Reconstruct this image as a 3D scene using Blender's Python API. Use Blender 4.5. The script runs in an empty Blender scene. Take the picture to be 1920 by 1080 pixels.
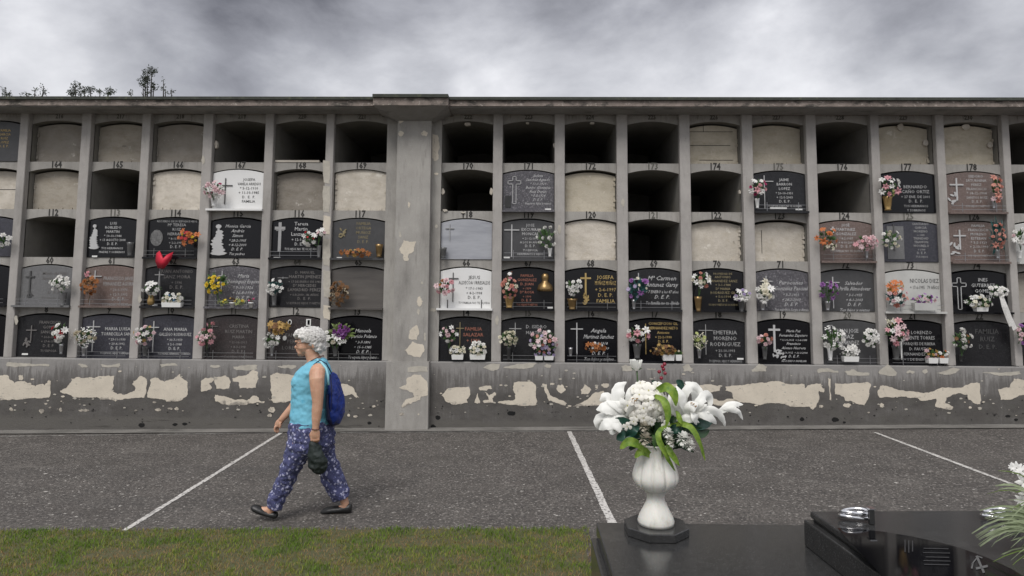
import bpy, bmesh, math, random
from mathutils import Vector, Matrix, noise
random.seed(7)
R=math.radians
S=bpy.context.scene
COL=S.collection
# ------------------------------------------------------------ camera
F_=1233.0; PX,PY=960.0,440.0; D=8.6
TILT,YAW,ROLL=R(5.0),R(1.1),R(0.39)
ROT=(Matrix.Rotation(YAW,4,'Z')@Matrix.Rotation(math.pi/2+TILT,4,'X')@Matrix.Rotation(ROLL,4,'Z'))
def ray(u,v):
    return (ROT.to_3x3()@Vector(((u-PX)/F_,-(v-PY)/F_,-1))).normalized()
def _hz(u,v):
    d=ray(u,v); return d.z*D/d.y
E=-_hz(960,803)
CAM=Vector((0,-D,E))
def W(u,v,y=0.0):
    d=ray(u,v); t=(y-CAM.y)/d.y; return CAM+d*t
p0,p1=W(20,808,-.05),W(1900,797,-.05)
GS=(p1.z-p0.z)/(p1.x-p0.x); GC=p0.z-GS*p0.x
def gz(x): return GS*x+GC
def G(u,v):
    d=ray(u,v); t=(gz(0)+GS*CAM.x-CAM.z)/(d.z-GS*d.x); return CAM+d*t
cd=bpy.data.cameras.new('camera'); cam=bpy.data.objects.new('camera',cd); COL.objects.link(cam)
cam.matrix_world=Matrix.Translation(CAM)@ROT
cd.sensor_width=36; cd.lens=F_/1920*36; cd.shift_y=-(540-PY)/1920; cd.clip_end=500; cd.clip_start=.05
S.camera=cam
# ------------------------------------------------------------ helpers
def tag(o,label=None,cat=None,group=None,kind=None):
    for k,v in (('label',label),('category',cat),('group',group),('kind',kind)):
        if v: o[k]=v
    return o
def empty(name,loc,label,cat,group=None):
    o=bpy.data.objects.new(name,None); o.location=loc; o.empty_display_size=.1; COL.objects.link(o)
    return tag(o,label,cat,group)
def link(name,me,parent=None,mats=None,smooth=False):
    o=bpy.data.objects.new(name,me); COL.objects.link(o)
    if mats:
        for m in (mats if isinstance(mats,(list,tuple)) else [mats]): me.materials.append(m)
    if smooth: me.shade_smooth()
    if parent:
        o.parent=parent; o.matrix_parent_inverse=Matrix.Translation(-parent.location) if not parent.parent else Matrix.Identity(4)
    return o
class MB:
    "collects faces in world coordinates"
    def __init__(s): s.v=[]; s.f=[]; s.m=[]
    def add(s,vs,fs,mi=0):
        n=len(s.v); s.v+= [tuple(v) for v in vs]; s.f+=[tuple(i+n for i in f) for f in fs]; s.m+=[mi]*len(fs)
    def box(s,x0,x1,y0,y1,z0,z1,mi=0):
        v=[(x,y,z) for x in (x0,x1) for y in (y0,y1) for z in (z0,z1)]
        s.add(v,[(0,1,3,2),(4,6,7,5),(0,4,5,1),(2,3,7,6),(0,2,6,4),(1,5,7,3)],mi)
    def prism(s,poly,y0,y1,mi=0):
        n=len(poly); v=[(x,y0,z) for x,z in poly]+[(x,y1,z) for x,z in poly]
        s.add(v,[tuple(range(n)),tuple(range(2*n-1,n-1,-1))]+[(i,i+n,(i+1)%n+n,(i+1)%n) for i in range(n)],mi)
    def tube(s,pts,rad,n=8,cap=True,mi=0,flat=1.0):
        rings=[]; pts=[Vector(p) for p in pts]
        if not isinstance(rad,(list,tuple)): rad=[rad]*len(pts)
        up=None
        for i,p in enumerate(pts):
            t=(pts[min(i+1,len(pts)-1)]-pts[max(i-1,0)]).normalized()
            if up is None:
                up=Vector((0,1,0)) if abs(t.y)<.9 else Vector((1,0,0))
            a=(up-t*up.dot(t)).normalized(); b=t.cross(a); up=a
            rings.append([p+(a*math.cos(2*math.pi*k/n)*flat+b*math.sin(2*math.pi*k/n))*rad[i] for k in range(n)])
        vs=[v for r in rings for v in r]; fs=[]
        for i in range(len(pts)-1):
            for k in range(n): fs.append((i*n+k,i*n+(k+1)%n,(i+1)*n+(k+1)%n,(i+1)*n+k))
        if cap: fs+= [tuple(range(n-1,-1,-1)),tuple(range((len(pts)-1)*n,len(pts)*n))]
        s.add(vs,fs,mi)
    def lathe(s,c,prof,n=20,mi=0,lob=None):
        vs=[];fs=[]
        for (r,z) in prof:
            for k in range(n):
                a=2*math.pi*k/n; rr=r*(1+(lob(z,a) if lob else 0)); vs.append((c[0]+rr*math.cos(a),c[1]+rr*math.sin(a),c[2]+z))
        for i in range(len(prof)-1):
            for k in range(n): fs.append((i*n+k,i*n+(k+1)%n,(i+1)*n+(k+1)%n,(i+1)*n+k))
        fs+= [tuple(range(n-1,-1,-1)),tuple(range((len(prof)-1)*n,len(prof)*n))]
        s.add(vs,fs,mi)
    def blade(s,pts,wid,nrm=None,cup=.25,mi=0,nc=3):
        pts=[Vector(p) for p in pts]; n=len(pts); vs=[]
        view=Vector(nrm) if nrm else None
        for i,p in enumerate(pts):
            t=(pts[min(i+1,n-1)]-pts[max(i-1,0)]).normalized()
            nn=view if view else Vector((0,-1,.5))
            side=t.cross(nn)
            if side.length<1e-4: side=Vector((1,0,0))
            side.normalize(); up=side.cross(t)
            w=wid[i] if isinstance(wid,(list,tuple)) else wid
            for k in range(nc):
                a=-1+2*k/(nc-1); vs.append(p+side*a*w+up*(abs(a)**2)*w*cup)
        fs=[(i*nc+k,i*nc+k+1,(i+1)*nc+k+1,(i+1)*nc+k) for i in range(n-1) for k in range(nc-1)]
        s.add(vs,fs,mi)
    def build(s,name,mats,parent=None,smooth=False,label=None):
        me=bpy.data.meshes.new(name); me.from_pydata(s.v,[],s.f)
        o=link(name,me,parent,mats,smooth)
        if len(set(s.m))>1: me.polygons.foreach_set('material_index',s.m)
        me.update()
        if label: o['label']=label
        return o
# ------------------------------------------------------------ materials
def mat(name,c,rough=.7,var=.2,scale=6,c2=None,bump=0,bscale=40,metal=0,spec=.5,detail=6,coat=0,speck=None,trans=0,rnd=0,sss=0):
    m=bpy.data.materials.new(name); m.use_nodes=True; nt=m.node_tree; N=nt.nodes; L=nt.links
    b=N['Principled BSDF']; b.inputs['Roughness'].default_value=rough; b.inputs['Metallic'].default_value=metal
    b.inputs['Specular IOR Level'].default_value=spec; b.inputs['Coat Weight'].default_value=coat
    tc=N.new('ShaderNodeTexCoord'); geo=N.new('ShaderNodeNewGeometry')
    nz=N.new('ShaderNodeTexNoise'); nz.inputs['Scale'].default_value=scale; nz.inputs['Detail'].default_value=detail; nz.inputs['Roughness'].default_value=.65
    L.new(geo.outputs['Position'],nz.inputs['Vector'])
    rp=N.new('ShaderNodeValToRGB'); rp.color_ramp.elements[0].position=.3; rp.color_ramp.elements[1].position=.7
    if c2 is None: c2=tuple(x*(1-var) for x in c); c=tuple(min(1,x*(1+var*.5)) for x in c)
    rp.color_ramp.elements[0].color=(*c2,1); rp.color_ramp.elements[1].color=(*c,1)
    L.new(nz.outputs['Fac'],rp.inputs['Fac']); out=rp.outputs['Color']
    if speck:
        sc,thr,col=speck
        n2=N.new('ShaderNodeTexNoise'); n2.inputs['Scale'].default_value=sc; n2.inputs['Detail'].default_value=3
        L.new(geo.outputs['Position'],n2.inputs['Vector'])
        mr=N.new('ShaderNodeMapRange'); mr.inputs['From Min'].default_value=thr; mr.inputs['From Max'].default_value=thr+.08
        L.new(n2.outputs['Fac'],mr.inputs['Value'])
        mx=N.new('ShaderNodeMix'); mx.data_type='RGBA'; mx.inputs[7].default_value=(*col,1)
        L.new(mr.outputs[0],mx.inputs[0]); L.new(out,mx.inputs[6]); out=mx.outputs[2]
    if rnd:
        oi=N.new('ShaderNodeObjectInfo'); hs=N.new('ShaderNodeHueSaturation')
        mr=N.new('ShaderNodeMapRange'); mr.inputs['To Min'].default_value=1-rnd; mr.inputs['To Max'].default_value=1+rnd
        L.new(oi.outputs['Random'],mr.inputs['Value']); L.new(mr.outputs[0],hs.inputs['Value']); L.new(out,hs.inputs['Color']); out=hs.outputs['Color']
    L.new(out,b.inputs['Base Color'])
    if sss:
        b.inputs['Subsurface Weight'].default_value=sss; b.inputs['Subsurface Scale'].default_value=.01
    if trans:
        tr=N.new('ShaderNodeBsdfTranslucent'); L.new(out,tr.inputs['Color']); ms=N.new('ShaderNodeMixShader'); ms.inputs[0].default_value=trans
        L.new(b.outputs[0],ms.inputs[1]); L.new(tr.outputs[0],ms.inputs[2]); L.new(ms.outputs[0],N['Material Output'].inputs['Surface'])
    if bump:
        n3=N.new('ShaderNodeTexNoise'); n3.inputs['Scale'].default_value=bscale; n3.inputs['Detail'].default_value=8; n3.inputs['Roughness'].default_value=.7
        L.new(geo.outputs['Position'],n3.inputs['Vector'])
        bp=N.new('ShaderNodeBump'); bp.inputs['Strength'].default_value=bump; bp.inputs['Distance'].default_value=.01
        L.new(n3.outputs['Fac'],bp.inputs['Height']); L.new(bp.outputs[0],b.inputs['Normal'])
    m['base']=1
    return m
def grime(m,specs):
    "adds real dirt: specs = list of (colour, scale, stretch xyz, thr, soft, amount, zlo, zhi) ; z range ramps the dirt in"
    nt=m.node_tree;N=nt.nodes;L=nt.links;b=N['Principled BSDF']
    out=b.inputs['Base Color'].links[0].from_socket
    geo=N.new('ShaderNodeNewGeometry'); sx=N.new('ShaderNodeSeparateXYZ'); L.new(geo.outputs['Position'],sx.inputs[0])
    for (col,sc,st,thr,soft,amt,z0,z1) in specs:
        mp=N.new('ShaderNodeMapping'); mp.inputs['Scale'].default_value=st; mp.inputs['Location'].default_value=(sc*.37,sc,thr*9); L.new(geo.outputs['Position'],mp.inputs['Vector'])
        nz=N.new('ShaderNodeTexNoise'); nz.inputs['Scale'].default_value=sc; nz.inputs['Detail'].default_value=9; nz.inputs['Roughness'].default_value=.7
        L.new(mp.outputs[0],nz.inputs['Vector']); val=nz.outputs['Fac']
        if z0 is not None:
            mz=N.new('ShaderNodeMapRange'); mz.inputs['From Min'].default_value=z0; mz.inputs['From Max'].default_value=z1
            mz.inputs['To Min'].default_value=-.45; mz.inputs['To Max'].default_value=.22; L.new(sx.outputs['Z'],mz.inputs['Value'])
            ad=N.new('ShaderNodeMath'); ad.operation='ADD'; L.new(val,ad.inputs[0]); L.new(mz.outputs[0],ad.inputs[1]); val=ad.outputs[0]
        mr=N.new('ShaderNodeMapRange'); mr.inputs['From Min'].default_value=thr; mr.inputs['From Max'].default_value=thr+soft; mr.inputs['To Max'].default_value=amt
        L.new(val,mr.inputs['Value'])
        mx=N.new('ShaderNodeMix'); mx.data_type='RGBA'; mx.inputs[7].default_value=(*col,1)
        L.new(mr.outputs[0],mx.inputs[0]); L.new(out,mx.inputs[6]); out=mx.outputs[2]
    L.new(out,b.inputs['Base Color']); return m
GREY=(.36,.345,.32)
m_wall=grime(mat('painted_render',GREY,.9,.16,3,bump=.5,bscale=90,speck=(55,.66,(.42,.40,.37))),
  [((.13,.122,.112),7,(2.2,1,.3),.54,.2,.45,None,None),((.16,.15,.14),2.2,(1,1,.35),.50,.22,.6,None,None),((.1,.1,.085),5,(3,1,.35),.62,.12,.7,3.6,4.25),((.45,.41,.34),7,(1,1,.8),.66,.05,.55,None,None)])
m_pillar=grime(mat('pillar_render',(.39,.37,.35),.9,.14,4,bump=.6,bscale=110,speck=(60,.64,(.5,.48,.45))),
  [((.15,.142,.13),9,(2.0,1,.3),.55,.2,.45,None,None),((.19,.18,.165),2.6,(1,1,.3),.52,.2,.55,None,None),((.10,.095,.085),30,(1,1,1),.63,.04,.6,None,None),((.52,.48,.41),9,(1,1,.6),.68,.04,.6,None,None)])
m_plinth=grime(mat('plinth_render',(.27,.26,.25),.92,.22,2.5,bump=.6,bscale=70,speck=(40,.66,(.34,.33,.31))),
  [((.13,.122,.115),2.2,(1,1,.7),.46,.33,.8,1.2,.5),((.055,.051,.047),3.2,(.8,1,1.3),.46,.34,.85,.84,.42),((.09,.083,.077),8,(3,1,.3),.60,.12,.6,1.3,.6),
   ((.10,.095,.085),8,(.8,1,1.2),.70,.12,.6,.7,.40),((.012,.011,.01),10,(.7,1,1.4),.83,.10,.8,.6,.36),((.26,.25,.23),15,(1,1,1),.90,.04,.75,.66,.38),
   ((.115,.108,.098),4,(.3,1,1.5),.50,.25,.85,.22,.07),((.03,.028,.024),9,(.25,1,2.5),.80,.08,.6,.2,.06),((.19,.18,.16),22,(.5,1,1),.87,.05,.5,.3,.1)])
m_peel=grime(mat('bare_plaster',(.62,.56,.465),.95,.12,5,bump=.5,bscale=60),[((.45,.41,.35),12,(1,1,1),.55,.2,.6,None,None),((.17,.155,.14),9,(1,1,1),.66,.10,.75,.55,.30),((.3,.28,.24),22,(1,1,1),.60,.05,.6,None,None)])
m_peel2=mat('faded_plaster',(.47,.44,.38),.95,.2,14,bump=.4,bscale=60)
m_corn=grime(mat('cornice_concrete',(.25,.21,.185),.95,.45,7,bump=.8,bscale=60,speck=(26,.60,(.42,.38,.33))),
  [((.04,.04,.035),12,(.5,1,1),.52,.1,.8,None,None),((.62,.6,.55),30,(.7,1,1),.70,.03,.9,None,None)])
m_cap=grime(mat('cap_mossy',(.055,.06,.05),.95,.4,12,bump=.7,bscale=60),[((.11,.12,.07),8,(1,1,1),.55,.1,.8,None,None)])
m_soff=grime(mat('soffit',(.26,.25,.235),.9,.2,4,bump=.3),[((.11,.105,.095),5,(.6,1,1),.52,.15,.7,None,None)])
m_inside=grime(mat('niche_inside',(.20,.19,.17),.95,.2,4,bump=.4,bscale=40),[((.18,.17,.13),4,(1,1,1),.55,.1,.6,None,None)])
m_num=mat('number_paint',(.035,.033,.03),.8,.4,30)
m_numf=mat('faded_number_paint',(.12,.115,.1),.8,.4,30)
def sealmat(n,c,c2,sc=3):
    m=mat(n,c,.95,.1,sc,c2=c2,bump=.7,bscale=30,rnd=.1)
    grime(m,[((c[0]*.55,c[1]*.53,c[2]*.49),3.2,(1,1,2.2),.48,.2,.6,None,None),((c[0]*.7,c[1]*.67,c[2]*.6),14,(1,1,1.3),.52,.12,.5,None,None),((.17,.15,.12),7,(1,1,1),.66,.05,.6,None,None),((.74,.71,.64),4.5,(1,1,1),.62,.06,.6,None,None)])
    return m
m_seal={'w':sealmat('lime_plaster',(.66,.61,.535),(.46,.42,.36)),'t':sealmat('tan_plaster',(.42,.38,.32),(.31,.28,.235)),
 'g':sealmat('grey_plaster',(.37,.34,.30),(.27,.245,.21)),'c':sealmat('cream_plaster',(.58,.525,.425),(.45,.405,.32)),'b':sealmat('brown_plaster',(.28,.255,.22),(.235,.21,.18))}
ST_={}
m_st={
 'black':mat('black_granite',(.007,.007,.009),.14,.3,30,spec=.34,speck=(160,.66,(.03,.03,.033))),
 'dark':mat('dark_granite',(.018,.018,.02),.22,.3,20,spec=.34,speck=(120,.6,(.06,.06,.065))),
 'dgrey':mat('charcoal_granite',(.06,.06,.062),.3,.2,12,speck=(120,.6,(.09,.09,.092))),
 'violet':mat('speckled_granite',(.11,.105,.115),.3,.3,40,c2=(.05,.048,.055),speck=(70,.56,(.2,.19,.205))),
 'blue':mat('bluish_granite',(.055,.055,.07),.25,.3,40,c2=(.03,.03,.038),speck=(90,.6,(.1,.1,.115))),
 'grey':mat('grey_granite',(.15,.15,.152),.35,.2,30,speck=(100,.58,(.2,.2,.2))),
 'brown':mat('brown_granite',(.17,.125,.11),.3,.3,40,c2=(.11,.08,.07),speck=(80,.58,(.26,.2,.18))),
 'dbrown':mat('dark_brown_granite',(.05,.042,.042),.25,.3,40,c2=(.03,.025,.026),speck=(80,.58,(.09,.075,.075))),
 'rosewood':mat('veined_brown_marble',(.12,.11,.10),.3,.3,5,c2=(.075,.068,.064)),
 'white':mat('white_marble',(.74,.74,.73),.3,.06,3),
 'bluemarble':mat('grey_veined_marble',(.42,.43,.46),.3,.3,5,c2=(.28,.29,.32)),
 'greywhite':mat('pale_marble',(.5,.5,.48),.35,.15,4)}
for k in ('rosewood','bluemarble'):
    N=m_st[k].node_tree.nodes; L=m_st[k].node_tree.links
    nz=[n for n in N if n.type=='TEX_NOISE'][0]; mp=N.new('ShaderNodeMapping'); mp.inputs['Scale'].default_value=(.35,1,2.2); mp.inputs['Rotation'].default_value=(0,R(-12),0)
    L.new([n for n in N if n.type=='NEW_GEOMETRY'][0].outputs['Position'],mp.inputs[0]); L.new(mp.outputs[0],nz.inputs['Vector'])
m_ink={'w':mat('white_lettering',(.47,.47,.47),.5,.1),'g':mat('gold_lettering',(.50,.36,.14),.4,.2,metal=.3),'d':mat('dark_lettering',(.07,.07,.07),.5,.1),
 'r':mat('reddish_lettering',(.32,.12,.08),.5,.1),'s':mat('faded_lettering',(.16,.15,.145),.5,.1),'o':mat('dull_gold_lettering',(.24,.20,.11),.5,.2),'e':mat('soft_grey_lettering',(.33,.33,.33),.5,.1)}
m_met=mat('steel',(.42,.42,.43),.35,.1,metal=.9); m_bronze=mat('bronze',(.30,.20,.09),.35,.3,metal=.8); m_dkmet=mat('dark_metal',(.05,.05,.05),.4,.2,metal=.5)
m_whitep=mat('white_plastic',(.75,.75,.73),.5,.06)
# ------------------------------------------------------------ sky and light
w=bpy.data.worlds.new('World'); S.world=w; w.use_nodes=True; nt=w.node_tree; N=nt.nodes; L=nt.links
bg=N['Background']; SUN_EL,SUN_AZ=R(52),R(198)   # azimuth from +Y clockwise: behind the camera, a little left
sky=N.new('ShaderNodeTexSky'); sky.sky_type='NISHITA'; sky.sun_disc=False; sky.sun_elevation=SUN_EL; sky.sun_rotation=SUN_AZ
tc=N.new('ShaderNodeTexCoord'); sp=N.new('ShaderNodeSeparateXYZ'); L.new(tc.outputs['Generated'],sp.inputs[0])
def mth(op,a,b=None,clamp=False):
    n=N.new('ShaderNodeMath'); n.operation=op; n.use_clamp=clamp
    for i,x in enumerate((a,b)):
        if x is None: continue
        if isinstance(x,(int,float)): n.inputs[i].default_value=x
        else: L.new(x,n.inputs[i])
    return n.outputs[0]
def cloud(scale,detail,loc,rot,st,dist=.6,rough=.5):
    mp=N.new('ShaderNodeMapping'); mp.inputs['Location'].default_value=loc; mp.inputs['Rotation'].default_value=(0,rot,0); mp.inputs['Scale'].default_value=st
    L.new(tc.outputs['Generated'],mp.inputs[0]); nz=N.new('ShaderNodeTexNoise'); nz.inputs['Scale'].default_value=scale; nz.inputs['Detail'].default_value=detail
    nz.inputs['Roughness'].default_value=rough; nz.inputs['Distortion'].default_value=dist; L.new(mp.outputs[0],nz.inputs['Vector']); return nz.outputs['Fac']
n1=cloud(2.6,12,(3.1,1.7,.6),R(24),(1,1,1.7),.15,.52); n2=cloud(6,12,(7,2,1),R(-30),(.85,1,1.5),.2,.58)
val=mth('ADD',mth('MULTIPLY',n1,.70),mth('MULTIPLY',n2,.30)); val=mth('ADD',mth('MULTIPLY',mth('SUBTRACT',val,.5),1.3),.5)
hz=N.new('ShaderNodeMapRange'); hz.interpolation_type='SMOOTHSTEP'; hz.inputs['From Min'].default_value=.44; hz.inputs['From Max'].default_value=.24; hz.inputs['To Max'].default_value=.09; L.new(sp.outputs['Z'],hz.inputs['Value']); val=mth('ADD',val,hz.outputs[0])
def blob(u,v,rad,amt):
    global val
    d=ray(u,v); vm=N.new('ShaderNodeVectorMath'); vm.operation='DOT_PRODUCT'; nm=N.new('ShaderNodeVectorMath'); nm.operation='NORMALIZE'
    L.new(tc.outputs['Generated'],nm.inputs[0]); L.new(nm.outputs[0],vm.inputs[0]); vm.inputs[1].default_value=d
    mr=N.new('ShaderNodeMapRange'); mr.interpolation_type='SMOOTHSTEP'; mr.inputs['From Min'].default_value=math.cos(R(rad)); mr.inputs['From Max'].default_value=1
    mr.inputs['To Max'].default_value=amt; L.new(vm.outputs['Value'],mr.inputs['Value']); val=mth('ADD',val,mr.outputs[0])
for b_ in [(430,25,13,-.15),(320,10,9,-.04),(620,-60,16,-.07),(1150,10,12,-.12),(1500,20,14,-.10),(1850,0,14,-.11),(10,-20,12,-.03),(150,110,11,.10),(480,150,9,.08),(30,80,10,.06),(960,-60,14,-.07),(750,40,9,-.03),(120,60,12,.02),(230,150,9,.07),(640,130,9,.05),(960,110,9,.01),(1300,170,13,.11),(1650,175,14,.06)]: blob(*b_)
cr=N.new('ShaderNodeValToRGB'); e=cr.color_ramp.elements
e[0].position=.20; e[0].color=(.07,.07,.08,1); e[1].position=.72; e[1].color=(.50,.50,.515,1)
x=e.new(.38); x.color=(.185,.187,.205,1)
x=e.new(.54); x.color=(.315,.318,.337,1)
L.new(val,cr.inputs['Fac'])
lift=N.new('ShaderNodeMapRange'); lift.inputs['From Min'].default_value=.0; lift.inputs['From Max'].default_value=.9; lift.inputs['To Min'].default_value=1.0; lift.inputs['To Max'].default_value=2.1
L.new(sp.outputs['Z'],lift.inputs['Value'])
vs=N.new('ShaderNodeVectorMath'); vs.operation='SCALE'; L.new(cr.outputs['Color'],vs.inputs[0]); L.new(lift.outputs[0],vs.inputs['Scale'])
s2=N.new('ShaderNodeVectorMath'); s2.operation='SCALE'; L.new(sky.outputs[0],s2.inputs[0]); s2.inputs['Scale'].default_value=.10
mx=N.new('ShaderNodeMix'); mx.data_type='RGBA'; mx.inputs[0].default_value=.95; L.new(s2.outputs[0],mx.inputs[6]); L.new(vs.outputs[0],mx.inputs[7])
L.new(mx.outputs[2],bg.inputs['Color']); bg.inputs['Strength'].default_value=1.0
ld=bpy.data.lights.new('sun','SUN'); ld.energy=1.5; ld.angle=R(28); ld.color=(1,.965,.92); lo=bpy.data.objects.new('sun',ld); COL.objects.link(lo)
sd=Vector((math.sin(SUN_AZ)*math.cos(SUN_EL),math.cos(SUN_AZ)*math.cos(SUN_EL),math.sin(SUN_EL)))
lo.rotation_euler=sd.to_track_quat('Z','Y').to_euler()
S.view_settings.view_transform='Standard'; S.view_settings.look='None'; S.view_settings.gamma=1; S.view_settings.exposure=0.56
# ------------------------------------------------------------ ground
m_asph=mat('asphalt',(.152,.137,.124),.92,.25,2.6,c2=(.085,.076,.069),bump=1.8,bscale=55,speck=(44,.565,(.31,.288,.262)))
grime(m_asph,[((.045,.042,.04),48,(1,1,1),.49,.10,.85,None,None),((.10,.085,.075),7,(1,1,1),.5,.2,.35,None,None),((.46,.43,.40),15,(.5,1,1),.70,.03,.8,None,None),((.075,.068,.06),1.1,(.5,1,1),.54,.12,.45,None,None),((.21,.195,.175),2.2,(.25,1,1),.60,.08,.4,None,None),((.035,.032,.03),22,(.7,1,1),.56,.06,.6,None,None),((.08,.085,.06),1.5,(1,1,1),.62,.1,.35,None,None),((.06,.057,.055),.8,(.3,2,1),.55,.15,.4,None,None)])
mb=MB()
def gq(x0,x1,y0,y1,dz,mi=0,nx=1):
    vs=[];fs=[]
    for i in range(nx+1):
        x=x0+(x1-x0)*i/nx
        vs+=[(x,y0,gz(x)+dz),(x,y1,gz(x)+dz)]
    for i in range(nx): fs.append((2*i,2*i+2,2*i+3,2*i+1))
    mb.add(vs,fs,mi)
gq(-120,120,-120,150,-.03); tag(mb.build('ground',m_asph),kind='structure')
mb=MB(); gq(-30,30,-5.2,.02,0); tag(mb.build('road',m_asph),kind='structure')
m_gut=grime(mat('gutter_concrete',(.20,.19,.175),.95,.3,3,bump=.6,bscale=50),[((.07,.068,.06),5,(.3,1,1),.5,.15,.8,None,None)])
mb=MB(); gq(-30,30,-.27,-.05,.012); gq(-30,30,-.27,-.262,.006); tag(mb.build('gutter_strip',m_gut),kind='structure')
m_line=grime(mat('road_paint',(.58,.56,.53),.8,.15,8,bump=.4,bscale=60),[((.13,.12,.115),34,(1,1,1),.52,.06,.9,None,None),((.2,.19,.18),6,(1,1,1),.55,.15,.5,None,None)])
def stripe(a,b,wd,n=60,jit=.25):
    mb2=MB(); a=Vector(a);b=Vector(b); t=(b-a).normalized(); s_=Vector((-t.y,t.x,0)); vs=[]
    for i in range(n+1):
        p=a.lerp(b,i/n)
        for sg in (-1,1):
            q=p+s_*sg*wd*.5*(1+jit*noise.noise(p*4+Vector((sg*5,0,0)))+jit*.8*noise.noise(p*31+Vector((sg*5,0,0)))); vs.append((q.x,q.y,gz(q.x)+.004))
    mb2.add(vs,[(2*i,2*i+2,2*i+3,2*i+1) for i in range(n)]); return mb2
G1=[(G(527,812),G(226,1000),.050,'white parking line running from the wall past the walking woman'),
    (G(1067,809),G(1152,990),.066,'broad worn white parking line behind the tall urn of lilies'),
    (G(1640,811),G(1960,932),.050,'white parking line on the right running towards the right edge')]
for a,b,wd,lb in G1:
    o=stripe(a,b,wd*.92,220).build('parking_line',m_line); tag(o,kind='structure')
m_line2=grime(mat('faint_road_paint',(.34,.33,.31),.8,.2,8),[((.13,.12,.115),5,(.5,1,1),.50,.06,.95,None,None),((.12,.11,.1),25,(1,1,1),.52,.06,.9,None,None)])
o=stripe(G(-100,820),G(530,812),.03,100,.5).build('edge_line',m_line2); tag(o,kind='structure')
o=stripe(G(620,812),G(1990,802.5),.022,120,.5).build('edge_line',m_line2); tag(o,kind='structure')
# ------------------------------------------------------------ niche wall
PF=[(21.5,37),(139,157),(254,270),(371,389),(489,505),(605,620)]
PR=[(923,941),(1040,1059),(1157.5,1178),(1277,1297),(1396,1416),(1518,1537),(1641,1657),(1765,1781),(1891,1905)]
LY=.08          # lintel plane behind the pillar fronts
def wx(u): return W(u,450,0).x
pf=[(wx(a),wx(b)) for a,b in PF]; pr=[(wx(a),wx(b)) for a,b in PR]
pit=.815
cols={}
xs=[pf[0][0]-pit+ (pf[0][1]-pf[0][0])]+[]
cols['A']=(pf[0][0]-.66,pf[0][0])
names='BCDEF'
for i,n in enumerate(names): cols[n]=(pf[i][1],pf[i+1][0])
cols['G']=(pf[5][1],wx(721))
cols['H']=(wx(825),pr[0][0])
for i,n in enumerate('IJKLMNOP'): cols[n]=(pr[i][1],pr[i+1][0])
cols['Q']=(pr[8][1],pr[8][1]+.70)
XL=cols['A'][0]-2*pit; XR=cols['Q'][1]+2*pit
cols['Y']=(cols['A'][0]-pit,cols['A'][0]-.13); cols['Z']=(cols['Q'][1]+.13,cols['Q'][1]+pit)
ZB=[W(1000,v,LY).z for v in (306,396.3,487.3,579.5,677.5)]
ZC=[W(1000,v,LY).z for v in (227.5,318,409.5,500.3,593.8)]
RISE=.05
Z_TOPWALL=W(1000,199,-.35).z
ORDER='YABCDEFG'+'HIJKLMNOPQZ'
ZL=ZB[4]   # ledge
wall=empty('niche_wall',(0,0,gz(0)),'long weathered grey wall of stacked burial niches','burial wall')
def arch(x0,x1,zc,rise=RISE,n=12):
    out=[]
    for i in range(n+1):
        t=i/n; out.append((x0+(x1-x0)*t, zc-rise+rise*(1-(2*t-1)**2)))
    return out
empties={('E',0),('F',0),('G',0),('H',0),('I',0),('J',0),('K',0),('N',0),('Q',0),('C',1),('H',1),('K',1),('L',1),('N',1),('Q',1),('B',2),('K',2)}
mb=MB(); DEEP=2.15
for n in ORDER:
    x0,x1=cols[n]
    for r in range(5):
        zb,zc=ZB[r],ZC[r]; ar=arch(x0,x1,zc)
        ztop=ZB[r-1] if r else Z_TOPWALL
        # lintel above this opening: front face, arched underside
        front=[(x0,ztop),(x1,ztop)]+[p for p in reversed(ar)]
        mb.add([(x,LY,z) for x,z in front],[tuple(range(len(front)-1,-1,-1))])
        # opening liner (underside, sides, floor, back)
        prof=[(x0,zb)]+ar+[(x1,zb)]; k=len(prof)
        ys=[LY,DEEP]
        mb.add([(x,LY,z) for x,z in prof]+[(x,DEEP,z) for x,z in prof],[(i,(i+1)%k,(i+1)%k+k,i+k) for i in range(k)],1)
        mb.add([(x,DEEP,z) for x,z in prof],[tuple(range(k))],1)
# small plaster dabs left at the edges of open niches
gridw=mb.build('niche_grid',[m_wall,m_inside],wall)
PZ0=ZL-.0
mb=MB()
def pillar(x0,x1):
    m=MB(); n=26; vs=[]; 
    m.box(x0,x1,0,LY+.02,ZL,Z_TOPWALL)
    o=m.build('pillar',m_pillar,wall)
    bv=o.modifiers.new('b','BEVEL'); bv.width=.006; bv.segments=1
for a,b in pf+pr: pillar(a,b)
pillar(cols['Y'][1],cols['A'][0]); pillar(XL,cols['Y'][0]); pillar(cols['Q'][1],cols['Z'][0]); pillar(cols['Z'][1],XR)
def rag(poly,off,sc,amp=2.0,lev=4):
    amp*=1.5
    pts=[Vector((off[0]+x/sc,off[1]+y/sc)) for x,y in poly]
    for l in range(lev):
        o=[]; a=amp/(1.7**l)
        for i in range(len(pts)):
            p,q=pts[i],pts[(i+1)%len(pts)]; o.append(p); d=q-p
            if d.length>1.2:
                o.append((p+q)/2+Vector((-d.y,d.x)).normalized()*random.uniform(-a,a)*min(1,d.length/6))
        pts=o
    return pts
def ell(cx,cy,rx,ry,n=9): return [(cx+rx*math.cos(2*math.pi*i/n)*random.uniform(.85,1.15),cy+ry*math.sin(2*math.pi*i/n)*random.uniform(.85,1.15)) for i in range(n)]
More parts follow.
